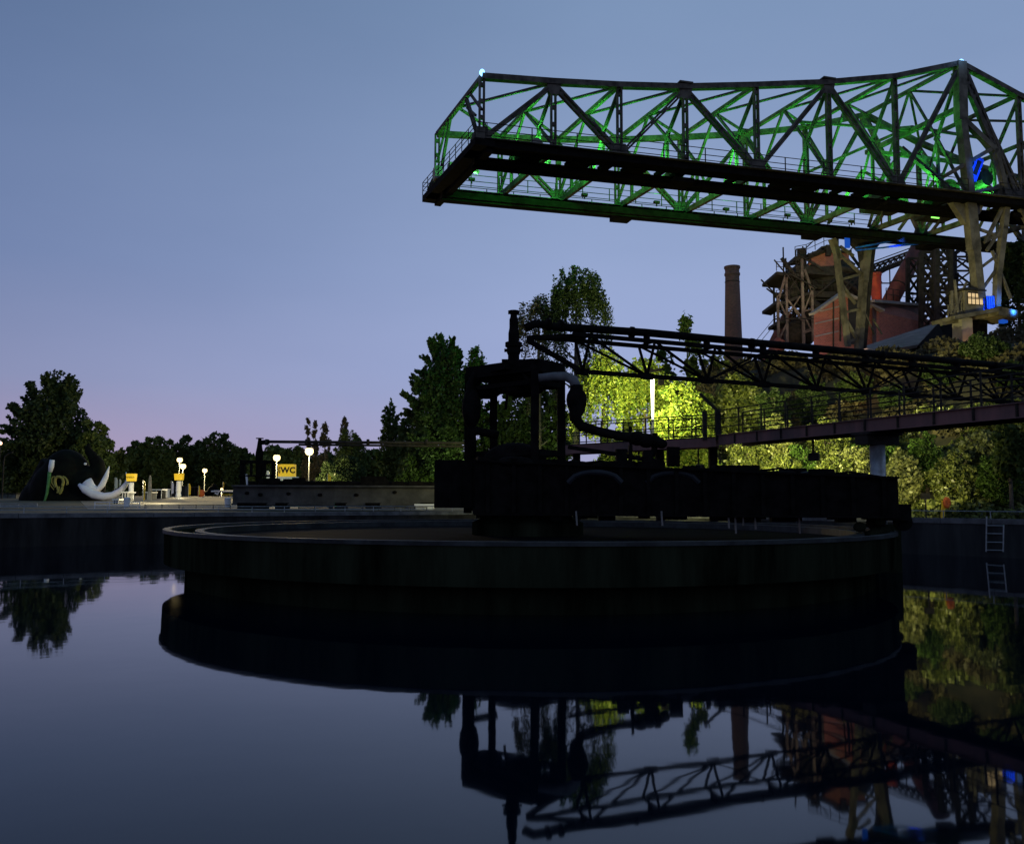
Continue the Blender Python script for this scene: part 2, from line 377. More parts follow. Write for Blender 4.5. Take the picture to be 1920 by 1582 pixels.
# ------------------------------------------------------------ round settling tank
TC = V(.55, 31.2, 0)
t = Thing('settling_tank', TC, 'large round concrete settling tank standing in the dark water', 'settling tank')
m_ = MB(); m_.lathe(TC, [(11.0, -2), (11.0, .72)], 128); t.part('base', m_, M['tank'], smooth=False)
def ringlathe(mb, c, prof, n=160):
    c = V(*c); m = len(prof)
    v = [c + V(r * math.cos(2 * math.pi * k / n), r * math.sin(2 * math.pi * k / n), z) for r, z in prof for k in range(n)]
    return mb.add(v, [(i * n + k, i * n + (k + 1) % n, ((i + 1) % m) * n + (k + 1) % n, ((i + 1) % m) * n + k) for i in range(m) for k in range(n)])
m_ = ringlathe(MB(), TC, [(11.60, .64), (11.62, 1.52), (11.2, 1.52), (11.2, .80), (10.9, .64)]); t.part('overflow_ring', m_, M['tank'])
m_ = ringlathe(MB(), TC, [(11.66, 1.523), (11.66, 1.62), (11.45, 1.62), (11.45, 1.523)])
t.part('outer_rim', m_, M['rim'])
m_ = ringlathe(MB(), TC, [(10.75, .8), (10.75, 1.56), (10.5, 1.56), (10.5, .8)]); t.part('inner_rim', m_, M['rim'])
m_ = MB(); m_.lathe(TC, [(10.49, 1.30), (10.49, 1.34)], 96); t.part('tank_floor', m_, mat('tank_sludge', (.006, .006, .006), (.002, .002, .002), rough=.9, scale=.6, bump=.5, spec=.02))
m_ = ringlathe(MB(), TC, [(11.19, 1.30), (11.19, 1.33), (10.76, 1.33), (10.76, 1.30)]); t.part('channel_water', m_, mat('algae_channel', (.03, .034, .036), (.01, .012, .012), rough=.4, scale=.5, bump=.3, spec=.15))
m_ = MB(); m_.lathe(TC, [(1.9, 1.34), (1.9, 1.75), (1.5, 1.95), (1.5, 2.3)], 32); t.part('centre_pier', m_, M['tank'])
# ------------------------------------------------------------ rotating rake bridge (black machine)
Z0 = 2.05
t = Thing('rake_bridge', (.48, 30.6, 1.6), 'black rake bridge carrying a square frame tower across the round tank', 'rake bridge')
g = MB()
pL, pR = atY(893, 900, 30.4), atY(1660, 900, 27.6)
def P3(p, z): return V(p[0], p[1], z)
def lerp(a, b, s): return a + (b - a) * s
# main tapered plate girders (two webs), flange, stiffeners
for dy in (-.9, .9):
    o = V(0, dy, 0)
    a0, b0 = P3(pL, Z0) + o, P3(pR, Z0) + o; a1, b1 = P3(pL, 3.78) + o, P3(pR, 3.2) + o
    g.prism([a0, b0, b1, a1], (0, .05, 0))
    g.beam(a1, b1, .32, .06); g.beam(a0 + V(0, 0, .0), b0, .3, .06)
    for k in range(15):
        s = (k + .5) / 15; g.beam(lerp(a0, b0, s) + V(0, -.06, .04), lerp(a1, b1, s) + V(0, -.06, -.04), .1, .12)
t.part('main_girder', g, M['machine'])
g = MB()
for k in range(11):
    s = k / 10; a = lerp(P3(pL, Z0 + .1), P3(pR, Z0 + .1), s); g.beam(a + V(0, -.9, 0), a + V(0, .9, 0), .14, .2)
    if k < 10: g.beam(a + V(0, -.85, 1.0), lerp(P3(pL, Z0 + .1), P3(pR, Z0 + .1), (k + 1) / 10) + V(0, .85, 1.0), .08, .08)
t.part('cross_beam', g, M['machine'])
g = MB(); rr = random.Random(21)
for k in range(46):
    s = rr.uniform(.02, .97); q = lerp(P3(pL, 3.80), P3(pR, 3.22), s) + V(0, rr.uniform(-.9, .6), 0); w_ = rr.uniform(.1, .5)
    if rr.random() < .5: g.box(q + V(0, 0, w_ * .15), (w_ * 1.6, .4, w_ * .5), rr.uniform(-.4, .4))
    elif rr.random() < .5: g.ball(q, (w_, .3, w_ * .4), 10, 6)
    else: g.tube([q, q + V(rr.uniform(.3, 1.2), 0, rr.uniform(0, .18)), q + V(rr.uniform(1.2, 2), 0, -.08)], .035, 5)
for k in range(30):
    s = rr.uniform(.0, .97); q = lerp(P3(pL, Z0), P3(pR, Z0), s) + V(0, rr.uniform(-.9, .9), 0); g.box(q - V(0, 0, .06), (rr.uniform(.1, .8), .3, rr.uniform(.1, .3)))
t.part('fittings', g, M['machine'])
# arched covers on the near face
g = MB()
for (x0, x1) in ((1065, 1165), (1212, 1310), (1350, 1440), (1480, 1570)):
    a, b = atY(x0, 900, 28.4), atY(x1, 900, 28.1)
    pts = []
    for k in range(9):
        s = k / 8; c = lerp(a, b, s); pts.append(P3(c, 3.05 + .32 * math.sin(math.pi * min(1, max(0, s))) ** .5) + V(0, -.12, 0))
    g.tube(pts, .09, 8)
t.part('cable_duct', g, M['duct'])
# left box (counterweight) and long grey beam to the left
g = MB(); a, b = atY(815, 862, 30.2), atY(893, 952, 30.2)
g.box(((a[0] + b[0]) / 2, 30.9, (a[2] + b[2]) / 2), (b[0] - a[0], 1.5, a[2] - b[2])); 
for k in range(4): g.box((a[0] + (b[0] - a[0]) * (k + .5) / 4, 30.13, (a[2] + b[2]) / 2), (.06, .05, a[2] - b[2]))
t.part('counterweight', g, M['machine'])
# right end carriage
g = MB(); a, b = atY(1640, 945, 27.6), atY(1696, 975, 27.6)
g.box(((a[0] + b[0]) / 2, 27.9, (a[2] + b[2]) / 2), (b[0] - a[0], 1.6, a[2] - b[2])); g.box((a[0] - .4, 27.9, a[2] + .05), (1.4, 1.4, .12))
car = t.part('end_carriage', g, M['machine'])
for dx in (-.3, .5):
    g = MB(); c = V((a[0] + b[0]) / 2 + dx - .2, 27.4, 1.9); g.tube([c + V(0, -.08, 0), c + V(0, .08, 0)], .27, 16); t.part('wheel', g, M['machine'], parent=car)
# bits under the girder: scraper struts
g = MB()
for px, y1 in ((1365, 990), (1378, 1000), (1392, 985), (1415, 992), (1498, 1000), (1080, 985), (1240, 985)):
    a = atY(px, 958, 27.8); b = atY(px + 2, y1, 27.8); g.tube([a, b], .03, 6)
t.part('scraper_rod', g, M['beamgrey'])
g = MB()
for (px, py, r) in ((1612, 988, .2), (1643, 1002, .28), (1660, 1000, .3), (1675, 1006, .22), (1650, 978, .16)):
    g.ball(atY(px, py, 27.2), (r, r * .8, r * .75), 10, 6)
t.part('drive_motor', g, M['tank'])
# tower frame
NRc, LFc, RTc, FRc = V(.76, 30.0, 0), V(-1.55, 32.1, 0), V(1.7, 31.2, 0), V(-.68, 33.2, 0)
ZT = 7.0
g = MB()
for c in (NRc, LFc, RTc, FRc): 
    g.beam(P3(c, Z0), P3(c, ZT), .27, .27); g.beam(P3(c, ZT - .7), P3(c * .8 + TC * .2, ZT - .25), .16, .16)
for a, b in ((NRc, LFc), (NRc, RTc), (LFc, FRc), (RTc, FRc)):
    g.beam(P3(a, ZT), P3(b, ZT), .3, .42); g.beam(P3(a, ZT - .55), P3(b, ZT - .55), .14, .16); g.beam(P3(a, 4.1), P3(b, 4.1), .14, .2)
    for s in (.2, .8): g.beam(P3(lerp(a, b, s), ZT - .1), P3(lerp(a, b, 0 if s < .5 else 1), ZT - .8), .1, .1)
g.box(((NRc + FRc + LFc + RTc) / 4 + V(0, 0, ZT + .0)), (1.9, 1.9, .16), .55)
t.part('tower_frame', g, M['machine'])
g = MB()  # big drum between the posts, hung gears
g.ball((.1, 31.4, 3.75), (1.15, 1.0, .75), 20, 12); g.box((.2, 31.5, 2.9), (3.2, 2.0, 1.5))
g.ball((.35, 31.2, 6.35), (.75, .6, .3), 16, 8); g.ball((-.9, 32.2, 6.35), (.5, .5, .25), 16, 8)
t.part('gear_drum', g, M['machine'], smooth=True)
g = MB()
g.tube([atY(885, 880, 31.8), atY(884, 760, 31.8), atY(882, 722, 31.8), atY(888, 705, 31.8), atY(930, 712, 31.8), atY(1000, 708, 30.6)], .16, 10)
g.ball(atY(884, 765, 31.8), (.34, .3, .75), 10, 8)
g.tube([atY(884, 805, 31.8), atY(905, 810, 31.8), atY(935, 816, 31.8)], .14, 8)
g.tube([atY(953, 720, 31), atY(948, 768, 31)], .05, 6)
t.part('side_pipe', g, M['machine'], smooth=True)
g = MB()
pts = [atY(x, y, 29.6) for x, y in ((1010, 709), (1040, 706), (1062, 706), (1075, 713), (1081, 728))]
g.tube(pts, [.14, .15, .16, .17, .18], 12); t.part('pale_elbow', g, M['coping'], smooth=True)
g = MB()
pts = [atY(x, y, 29.6) for x, y in ((1081, 722), (1081, 745), (1082, 768), (1079, 785), (1090, 799), (1120, 808), (1160, 817), (1195, 822), (1240, 830))]
g.tube(pts, [.2, .27, .27, .19, .17, .15, .15, .15, .15], 12)
g.ball(atY(1081, 750, 29.6), (.34, .3, .45), 12, 8)
for x, y, r in ((1195, 822, .3), (1212, 826, .3), (1228, 828, .26), (1240, 832, .2)): g.ball(atY(x, y, 29.6), (r, r, r * .8), 10, 8)
g.tube([atY(1182, 800, 29.6), atY(1183, 866, 29.6)], .05, 6); g.tube([atY(1228, 812, 29.6), atY(1228, 838, 29.6), atY(1218, 866, 29.6)], .1, 8)
t.part('drain_pipe', g, M['machine'], smooth=True)
g = MB()
g.beam(atY(1065, 838, 29), atY(1160, 852, 29), .12, .12); g.beam(atY(1160, 852, 29), atY(1235, 866, 29), .12, .14)
for x, y0, y1, w in ((1165, 842, 872, .35), (1182, 835, 872, .1), (1214, 845, 872, .3), (1262, 838, 874, .38)):
    g.beam(atY(x, y0, 29), atY(x, y1, 29), w, .3, up=(0, 1, 0))
t.part('support_bracket', g, M['machine'])

# riser valve at the tower top
t = Thing('riser_pipe', (.02, 31.6, ZT), 'dark vertical riser pipe with valve on top of the square frame tower', 'pipe')
g = MB(); rc = V(.05, 31.6, 0)
def zpx(y, Y=31.6): return HC + (HOR - y) / F * Y * 1.0
prof = [(.20, 690), (.28, 686), (.28, 678), (.2, 676), (.2, 664), (.24, 660), (.24, 650), (.3, 648), (.3, 640), (.19, 638), (.19, 622), (.155, 612), (.155, 596), (.12, 590), (.12, 585), (.19, 584), (.19, 579), (.02, 578)]
g.lathe(rc, [(r, zpx(y)) for r, y in prof], 16); t.part('riser', g, M['machine'], smooth=False)
g = MB(); g.tube([rc + V(-.42, 0, zpx(676)), rc + V(.42, 0, zpx(676))], .08, 8); g.tube([rc + V(-.2, 0, zpx(582)), rc + V(.2, 0, zpx(582))], .07, 8)
g.tube([rc + V(-.33, 0, zpx(655)), rc + V(.33, 0, zpx(655))], .06, 8); t.part('valve_handle', g, M['machine'])

# second rake arm and its feed pipe, beyond the far wall
YA = 76.0; KA = YA / 30.6
t = Thing('far_rake_arm', (*atY(620, 940, YA)[:2], pz(YA)), 'long grey horizontal rake beam left of the black counterweight, under the long thin pipe', 'rake arm')
g = MB(); a, b = atY(437, 912, YA), atY(830, 945, YA)
zt, zb = a[2], b[2]
g.prism([(a[0], YA, zb), (b[0], YA, zb), (b[0], YA, zt), (a[0], YA, zt)], (0, .3, 0))
g.box(((a[0] + b[0]) / 2, YA, zt + .06), (b[0] - a[0], .8, .14)); g.box(((a[0] + b[0]) / 2, YA, zb - .06), (b[0] - a[0], .8, .14))
t.part('beam', g, M['farbeam'])
rk = random.Random(3); g = MB()
for px in (463, 488, 541, 600, 668, 740):
    c = atY(px, 925 + rk.uniform(-3, 6), YA - .1); g.ball(c, (.2, .1, .14), 8, 5)
t.part('dark_hole_spot', g, M['machine'])  # black balls stand for the darkness of holes in the beam
g = MB()
for px, w in ((475, 2.4), (530, 1.0), (640, .9), (700, 1.2), (800, 1.0)): c = atY(px, 948, YA); g.box(c, (w, 1.0, .5))
g.beam(atY(460, 948, YA), atY(810, 948, YA), .3, .12)
for px in (480, 620, 780): c = atY(px, 950, YA); g.beam(c, V(c[0], c[1], pz(YA) - .2), .3, .3)
t.part('carriage', g, M['machine'])
g = MB()
for px, w, h_ in ((475, .6, .3), (505, 1.3, .55), (545, .9, .5), (560, .8, .6), (700, 1.6, .7), (715, .9, .45), (780, .9, .3), (640, .7, .3), (745, .7, .3)):
    c = atY(px, 909, YA + .3); g.box(c + V(0, 0, h_ * .5), (w * 1.3, .7, h_), .1)
g.tube([atY(500, 905, YA + .3), atY(820, 908, YA + .3)], .2, 8)
t.part('gear_housing', g, M['machine'])
t = Thing('feed_pipe', (*atY(487, 905, YA)[:2], pz(YA)), 'long thin horizontal pipe with small riser and frame above the grey rake beam', 'pipe')
y_ = YA + .5
g = MB(); g.tube([atY(500, 828, y_), atY(880, 831, y_)], .13, 10); g.tube([atY(560, 833.5, y_), atY(880, 837, y_)], .09, 8)
for px in (500, 575, 690, 800): c = atY(px, 829, y_); g.tube([c - V(.1, 0, 0), c + V(.1, 0, 0)], .27, 10)
t.part('pipe', g, M['steel_dark'], smooth=True)
g = MB(); x0 = atY(487, 828, y_)[0]
def zz_(y): return atY(487, y, y_)[2]
g.lathe((x0, y_, 0), [(.28, zz_(905)), (.28, zz_(880)), (.33, zz_(850)), (.23, zz_(838)), (.17, zz_(828)), (.14, zz_(823)), (.33, zz_(822.5)), (.33, zz_(821)), (.05, zz_(820.5))], 12)
g.tube([V(x0, y_, zz_(830)), V(x0 + .8, y_, zz_(828))], .2, 8)
t.part('riser', g, M['machine'])
g = MB()
for x, y0, y1, w in ((455, 862, 914, .4), (471, 866, 890, .15), (495, 866, 892, .3), (512, 864, 914, .2)): g.beam(atY(x, y0, y_), atY(x, y1, y_), w, .3, up=(0, 1, 0))
g.beam(atY(453, 866, y_), atY(514, 866, y_), .5, .25); g.beam(atY(450, 892, y_), atY(512, 892, y_), .7, .14)
t.part('small_frame', g, M['machine'])
g = MB(); g.beam(atY(462, 889, YA + .2), atY(464, 911, YA + .2), .15, .1, up=(0, 1, 0)); t.part('white_stake', g, M['white'])

# ------------------------------------------------------------ pipe bridge (triangular truss) running to the right
b0 = V(.46, 31.6, 0); bd = V(23.44, 10.7, 0); bl = np.linalg.norm(bd); bd /= bl; bn = V(-bd[1], bd[0], 0)
t = Thing('pipe_bridge', b0 + bd * 18, 'long black lattice truss carrying a pipe from the frame tower to the right', 'pipe bridge')
def bp(s, n, z): q = b0 + bd * s + bn * n; return V(q[0], q[1], z)
ZB, ZTp = 7.15, 8.38; END = 37
st = [2.3 + 2.75 * k for k in range(13)]
g = MB()
g.beam(bp(2.0, 0, ZB), bp(END, 0, ZB), .14, .15); 
for n in (-.55, .55): g.beam(bp(1.6, n, ZTp), bp(END, n, ZTp), .11, .15)
g.beam(bp(.1, 0, ZTp - .15), bp(2.2, -.55, ZTp), .12, .14); g.beam(bp(.1, 0, ZTp - .15), bp(2.2, .55, ZTp), .12, .14)
g.beam(bp(.1, 0, ZTp - .25), bp(2.3, 0, ZB), .14, .16)
t.part('chord', g, M['machine'])
g = MB()
for k, s in enumerate(st):
    for n in (-.55, .55):
        g.beam(bp(s, 0, ZB), bp(s, n, ZTp), .075, .075)
        if k: g.beam(bp(s, 0, ZB), bp(st[k - 1], n, ZTp), .075, .075)
        if k % 3 == 2 and k < 12: g.beam(bp(s, 0, ZB), bp(st[k + 1], n, ZTp), .06, .06)
    g.beam(bp(s, -.55, ZTp), bp(s, .55, ZTp), .07, .08)
    g.box(bp(s, 0, ZB), (.5, .12, .24), math.atan2(bd[1], bd[0]))
t.part('lacing', g, M['machine'])
g = MB(); pp = [bp(.0, 0, 8.55), bp(.35, 0, 8.74), bp(.8, 0, 8.74), bp(1.2, 0, 8.70), bp(2.4, 0, 8.74), bp(5, 0, 8.8), bp(END, 0, 8.84)]
g.tube(pp, .15, 12)
for s in (.9, 1.4, 4.4, 10, 17, 24): g.tube([bp(s - .05, 0, 8.76), bp(s + .05, 0, 8.76)], .22, 12)
for s in st: g.box(bp(s, 0, 8.55), (.1, .3, .3), math.atan2(bd[1], bd[0]))
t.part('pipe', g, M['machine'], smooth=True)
g = MB()
for s in (29.5, 35): 
    for n in (-.8, .8): g.beam(bp(s, n * 1.6, GZ - .3), bp(s, n * .4, ZB), .25, .25)
t.part('trestle', g, M['machine'])

# ------------------------------------------------------------ footbridge (red-brown girder with railings)
wz = 5.45
W = [V(21.8, 11.3, wz), V(15.1, 27.0, wz), V(10.4, 38.0, wz), V(9.3, 40.7, wz)]
dW = (W[2] - W[0]) / np.linalg.norm(W[2] - W[0]); nW = V(-dW[1], dW[0], 0)   # nW points left/near side
if nW[0] > 0: nW = -nW
t = Thing('footbridge', V(15, 27, GZ), 'rusty red girder footbridge with railings descending from the right edge towards the tower', 'footbridge')
a, b = W[0], W[3]; Lw = np.linalg.norm(b - a)
for off_ in (0.0, -1.3):
    g = MB(); o = nW * off_
    g.beam(a + o + V(0, 0, -.22), b + o + V(0, 0, -.22), .03, .44); g.beam(a + o, b + o, .2, .03); g.beam(a + o + V(0, 0, -.44), b + o + V(0, 0, -.44), .22, .03)
    t.part('girder', g, M['girder'])
g = MB(); g.beam(a + nW * -.65 + V(0, 0, -.06), b + nW * -.65 + V(0, 0, -.06), 1.2, .05)
for k in range(21): 
    c = a + (b - a) * (k + .2) / 21; g.beam(c + nW * -.03 + V(0, 0, -.3), c + nW * -1.27 + V(0, 0, -.3), .1, .14)
    g.beam(c + nW * .05 + V(0, 0, -.42), c + nW * .05 + V(0, 0, 0), .07, .06)
t.part('deck', g, M['steel_dark'])
for off_ in (.04, -1.34):
    mbr = railing_mb([a + nW * off_, b + nW * off_], 1.1, (.35, .72, 1.1), .026, 1.5, .035); t.part('railing', mbr, M['steel_dark'])
g = MB()
for q in (atY(1650, 895, 32.4),):
    o_ = a + nW * -.65; r_ = (1646 - 960) / 1700; s = (r_ * o_[1] - o_[0]) / (dW[0] - r_ * dW[1]); c = o_ + dW * s
    g.tube([V(c[0], c[1], 1.7), V(c[0], c[1], wz - .9)], .27, 16)
t.part('column', g, M['rail'], smooth=True)
g = MB(); g.box((c[0], c[1], -.15), (1.0, 1.0, 3.7), .3); t.part('dark_foot_block', g, M['tank'])  # dark block added so the foot of the column stays black
g = MB(); g.box((c[0], c[1], wz - .72), (1.5, .6, .36), math.atan2(nW[1], nW[0])); g.box((c[0], c[1], wz - .5), (1.6, .9, .1), math.atan2(nW[1], nW[0])); t.part('column_head', g, M['steel_dark'])
g = MB(); c = V(21.4, 12.2, 0) + nW * -.65; g.beam(V(c[0], c[1], GZ - .3), V(c[0], c[1], wz - .5), .5, .5); t.part('end_pier', g, M['concrete'])

t = Thing('landing_walkway', V(6, 42, GZ), 'dark level walkway with railings behind the drain pipe, lit foliage beyond', 'walkway')
a, b = V(9.2, 40.8, wz - .1), V(2.2, 43.2, wz - .35)
g = MB()
dn = V(.32, .95, 0)
for off_ in (0, 1.3):
    g.beam(a + dn * off_ + V(0, 0, -.2), b + dn * off_ + V(0, 0, -.2), .03, .4)
g.beam(a + dn * .65 + V(0, 0, -.03), b + dn * .65 + V(0, 0, -.03), 1.25, .05); t.part('girder', g, M['girder'])
for off_ in (-.03, 1.33): t.part('railing', railing_mb([a + dn * off_, b + dn * off_], 1.05, (.12, .55, 1.05), .026, 1.1, .032), M['steel_dark'])
g = MB()
for s in (.03, .36, .9):
    c = lerp(a, b, s) + dn * .65; g.beam(V(c[0], c[1], -2), V(c[0], c[1], c[2] - .38), .35, .35)
t.part('column', g, M['machine'])
g = MB(); g.beam(a + V(.1, 0, -.1), a + V(.1, 0, 1.3), .22, .22); g.beam(a + V(.1, 0, 1.2), a + V(-.7, 0, 2.0), .12, .12); g.beam(a + V(-.5, 0, -.1), a + V(-.5, 0, 1.2), .18, .18); t.part('gate_post', g, M['steel_dark'])

# ------------------------------------------------------------ ore bridge crane
NLp = atZ(895, 267, 27.5); NLp[2] = 0; cu = V(.9643, .265, 0); cv = V(-3.97, 10.06, 0); cvl = np.linalg.norm(cv); cvn = cv / cvl
ang = math.atan2(cu[1], cu[0])
def cp(s, m, z): q = NLp + cu * s + cvn * m; return V(q[0], q[1], z)     # m metres from the near truss towards the far one
WD = cvl
S = [.3, 5.6, 10.7, 16.0, 22.0, 28.4, 34.6, 41.1, 46.9, 53, 59, 65, 71]
T = [32.3, 32.6, 33.0, 33.55, 34.45, 35.5, 36.8, 38.8, 36.8, 35.2, 34.4, 34.0, 33.8]
BZ = 27.55
t = Thing('crane', cp(41, WD / 2, 14), 'giant lattice ore bridge crane lit green inside, its boom reaching left over the basin', 'crane')
crane = t
for nm, m, sg in (('near', 0.0, -1), ('far', WD, 1)):
    g = MB(); g2 = MB()
    for k in range(len(S) - 1):
        g.beam(cp(S[k], m, T[k]), cp(S[k + 1], m, T[k + 1]), .5, .42)
        g2.beam(cp(S[k], m, BZ), cp(S[k + 1], m, BZ), .45, .4)
    for k in range(len(S)):
        if k % 2 == 1: g.prism([cp(S[k] - .55, m - .16, T[k] - .1), cp(S[k] + .55, m - .16, T[k] - .1), cp(S[k] + .35, m - .16, T[k] - .95), cp(S[k] - .35, m - .16, T[k] - .95)], cvn * .32)
        else: g2.prism([cp(S[k] - .8, m - .17, BZ), cp(S[k] + .8, m - .17, BZ), cp(S[k] + .4, m - .17, BZ + 1.0), cp(S[k] - .4, m - .17, BZ + 1.0)], cvn * .34)
        if k in (3, 5): g.box(cp(S[k], m, T[k] + .28), (1.1, .7, .12), ang)
    t.part('top_chord', g, M['steel']); t.part('bottom_chord', g2, M['steel'])
    for k in range(len(S)):
        if k == 7: continue
        g = MB(); g.laced(cp(S[k], m, BZ), cp(S[k], m, T[k]), .42, .3, cu, t=.055); t.part('vertical', g, M['steel'])
    for k in range(1, len(S) - 1, 2):
        for kk in (k - 1, k + 1):
            g = MB(); w = .46 if kk > k else .34
            g.laced(cp(S[k], m, T[k] - .2), cp(S[kk], m, BZ + .15), w, .3, cu, t=.075, pitch=1.5)
            t.part('diagonal', g, M['steel'])
# end frame of the boom
g = MB()
g.beam(cp(S[0], 0, T[0]), cp(S[0], WD, T[0]), .3, .3); g.beam(cp(S[0], 0, BZ), cp(S[0], WD, BZ), .4, .4)
g.laced(cp(S[0], .3, BZ), cp(S[0], WD * .32, T[0] - .1), .3, .2, cv, t=.05); g.laced(cp(S[0], WD - .3, BZ), cp(S[0], WD * .68, T[0] - .1), .3, .2, cv, t=.05)
g.beam(cp(S[0], WD * .12, 30), cp(S[0], WD * .3, T[0] - .9), .16, .16); g.beam(cp(S[0], 0, T[0] - 2.4), cp(S[0], WD * .25, T[0]), .16, .16); g.beam(cp(S[0], WD, T[0] - 2.4), cp(S[0], WD * .75, T[0]), .16, .16)
t.part('end_frame', g, M['steel'])
# portal (sway) frames between the trusses
for k in range(1, 10):
    g = MB(); H_ = T[k]; zm = BZ + (H_ - BZ) * .52
    g.laced(cp(S[k], 0, H_), cp(S[k], WD, H_), .3, .3, cu, t=.07)
    g.beam(cp(S[k], 0, BZ), cp(S[k], WD, BZ), .3, .45)
    for f, e in ((.24, 0), (.76, 1)):
        Mx = cp(S[k], WD * f, zm)
        g.laced(cp(S[k], WD * e, H_ - .3), Mx, .26, .2, cu, t=.05)
        g.beam(Mx, cp(S[k], WD * .5, H_), .2, .18); g.laced(Mx, cp(S[k], WD * f, BZ), .24, .2, cu, t=.05)
        g.beam(Mx, cp(S[k], WD * (f + (e - .5) * -.38), BZ), .16, .16); g.beam(Mx, cp(S[k], WD * e, BZ + .4), .2, .2)
        g.prism([Mx + V(0, 0, .5) - cu * .06, Mx + cvn * .35 - cu * .06, Mx - V(0, 0, .5) - cu * .06, Mx - cvn * .35 - cu * .06], cu * .12)
    t.part('sway_frame', g, M['steel'])
g = MB()
for k in range(0, 10):
    mid = cp(S[k], WD / 2, T[k])
    g.beam(mid, cp(S[k + 1], 0.2, T[k + 1]), .2, .16); g.beam(mid, cp(S[k + 1], WD - .2, T[k + 1]), .2, .16)
    # floor laterals
    g.beam(cp(S[k], 1.6, BZ + .2), cp(S[k + 1], WD - 1.6, BZ + .2), .14, .12) if k > 5 else None
t.part('top_brace', g, M['steel'])
# deck girders with slot, platforms
def deck(m0, sg):
    g = MB()
    e = 76
    g.beam(cp(.2, m0 - .3 * sg, 27.13), cp(e, m0 - .3 * sg, 27.13), 1.2, .5)
    g.beam(cp(.2, m0 + 1.55 * sg, 26.66), cp(e, m0 + 1.55 * sg, 26.66), 1.0, .52)
    k = 0; s = .2; r_ = random.Random(5)
    while s < e:
        w = r_.choice([.3, .6, 1.6]); g.beam(cp(s, m0 - .1 * sg, 27.0), cp(s, m0 + 1.4 * sg, 27.0), w, .34); s += w / 2 + r_.choice([1.3, 2.0, 3.0, 4.2])
    g.beam(cp(.2, m0 + 1.75 * sg, 26.35), cp(e, m0 + 1.75 * sg, 26.35), .2, .25)
    for q in (S[3], S[6], S[8]): g.beam(cp(q - .8, m0 + .9 * sg, 26.4), cp(q + .8, m0 + .9 * sg, 26.4), 1.8, .35)
    t.part('deck_girder', g, M['machine'])
    g = MB(); g.beam(cp(.2, m0 - .75 * sg, 27.42), cp(e, m0 - .75 * sg, 27.42), .9, .06); g.beam(cp(.2, m0 + .75 * sg, 27.44), cp(e, m0 + .75 * sg, 27.44), .7, .05)
    t.part('walkway', g, M['steel'])
deck(0.0, 1); deck(WD, -1)
for m_off, e in ((-1.15, 40.3), (WD - 1.75, 40.5), (WD + 1.15, 40)):
    t.part('railing', railing_mb([cp(.2, m_off, 27.44), cp(e, m_off, 27.44)], 1.05, (.15, .55, 1.05), .03, 3.4 if m_off < 0 else 2.4, .045), M['steel_dark'])
t.part('railing', railing_mb([cp(43.5, -1.15, 27.44), cp(74, -1.15, 27.44)], 1.05, (.15, .55, 1.05), .03, 2.4, .045), M['steel_dark'])
g = MB(); g.box(cp(-.75, WD / 2, 27.05), (1.5, WD + 3.0, .55), ang + math.atan2(1, 0) - math.atan2(1, 0))
g = MB(); g.beam(cp(.15, -1.2, 27.08), cp(.15, WD + 1.1, 27.08), 1.5, .5); g.beam(cp(.6, -.8, 26.72), cp(.6, WD + .8, 26.72), .5, .4)
t.part('end_platform', g, M['machine'])
t.part('railing', railing_mb([cp(.3, -1.15, 27.4), cp(-.55, -1.15, 27.4), cp(-.55, WD + 1.1, 27.4), cp(.3, WD + 1.1, 27.4)], 1.1, (.4, .75, 1.1), .03, 1.5, .035), M['steel_dark'])
# equipment at the boom end (green lit boxes, winch, sheave)
g = MB(); g.box(cp(.9, WD - 2.2, 28.3), (.7, .7, 1.6), ang); g.box(cp(-.4, WD - 2.6, 28.0), (.6, .8, 1.0), ang); g.beam(cp(1.2, WD - 2.3, 28.6), cp(2.8, WD - 2.3, 28.6), .2, .2); g.ball(cp(2.9, WD - 2.3, 28.6), .18, 8, 5)
t.part('winch_box', g, M['roofgrey'])
g = MB(); g.box(cp(4.2, 1.6, 27.9), (1.2, .8, .9), ang); g.tube([cp(4.9, 1.2, 28.4), cp(4.9, 2.0, 28.4)], .45, 16); g.box(cp(6.4, 3.2, 28.0), (.6, .6, 1.4), ang)
t.part('buffer_winch', g, M['roofgrey'])
# near tower / portal leg
def npl(px, py): return onpl(px, py, NLp + V(0, 0, 20), cu)
FLp = NLp + cv
def fpl(px, py): return onpl(px, py, FLp + V(0, 0, 20), cu)
g = MB()
def legbar(g, a, b, w, d): g.beam(a, b, d, w, up=cu)   # w along the boom, d across
pk = cp(S[7], 0, T[7])
legbar(g, pk + V(0, 0, .1), npl(1802, 228), .85, .7); legbar(g, npl(1802, 222), npl(1818, 375), .65, .7)
legbar(g, npl(1816, 370), npl(1826, 470), .9, .7); legbar(g, npl(1826, 465), npl(1836, 560), .72, .7)
legbar(g, npl(1806, 225), npl(1868, 285), .45, .45); legbar(g, npl(1866, 280), npl(1888, 372), .45, .45); legbar(g, npl(1888, 366), npl(1882, 430), .5, .5)
legbar(g, npl(1882, 425), npl(1870, 520), .5, .5); legbar(g, npl(1870, 515), npl(1868, 600), .45, .5)
g.prism([npl(1790, 135), npl(1816, 135), npl(1812, 160), npl(1796, 160)], cvn * .4)
g.prism([npl(1782, 372), npl(1850, 372), npl(1838, 400), npl(1812, 420)], cvn * .5)
g.prism([npl(1872, 345), npl(1892, 350), npl(1888, 385), npl(1870, 375)], cvn * .4)
t.part('leg', g, M['tan'])
g = MB()
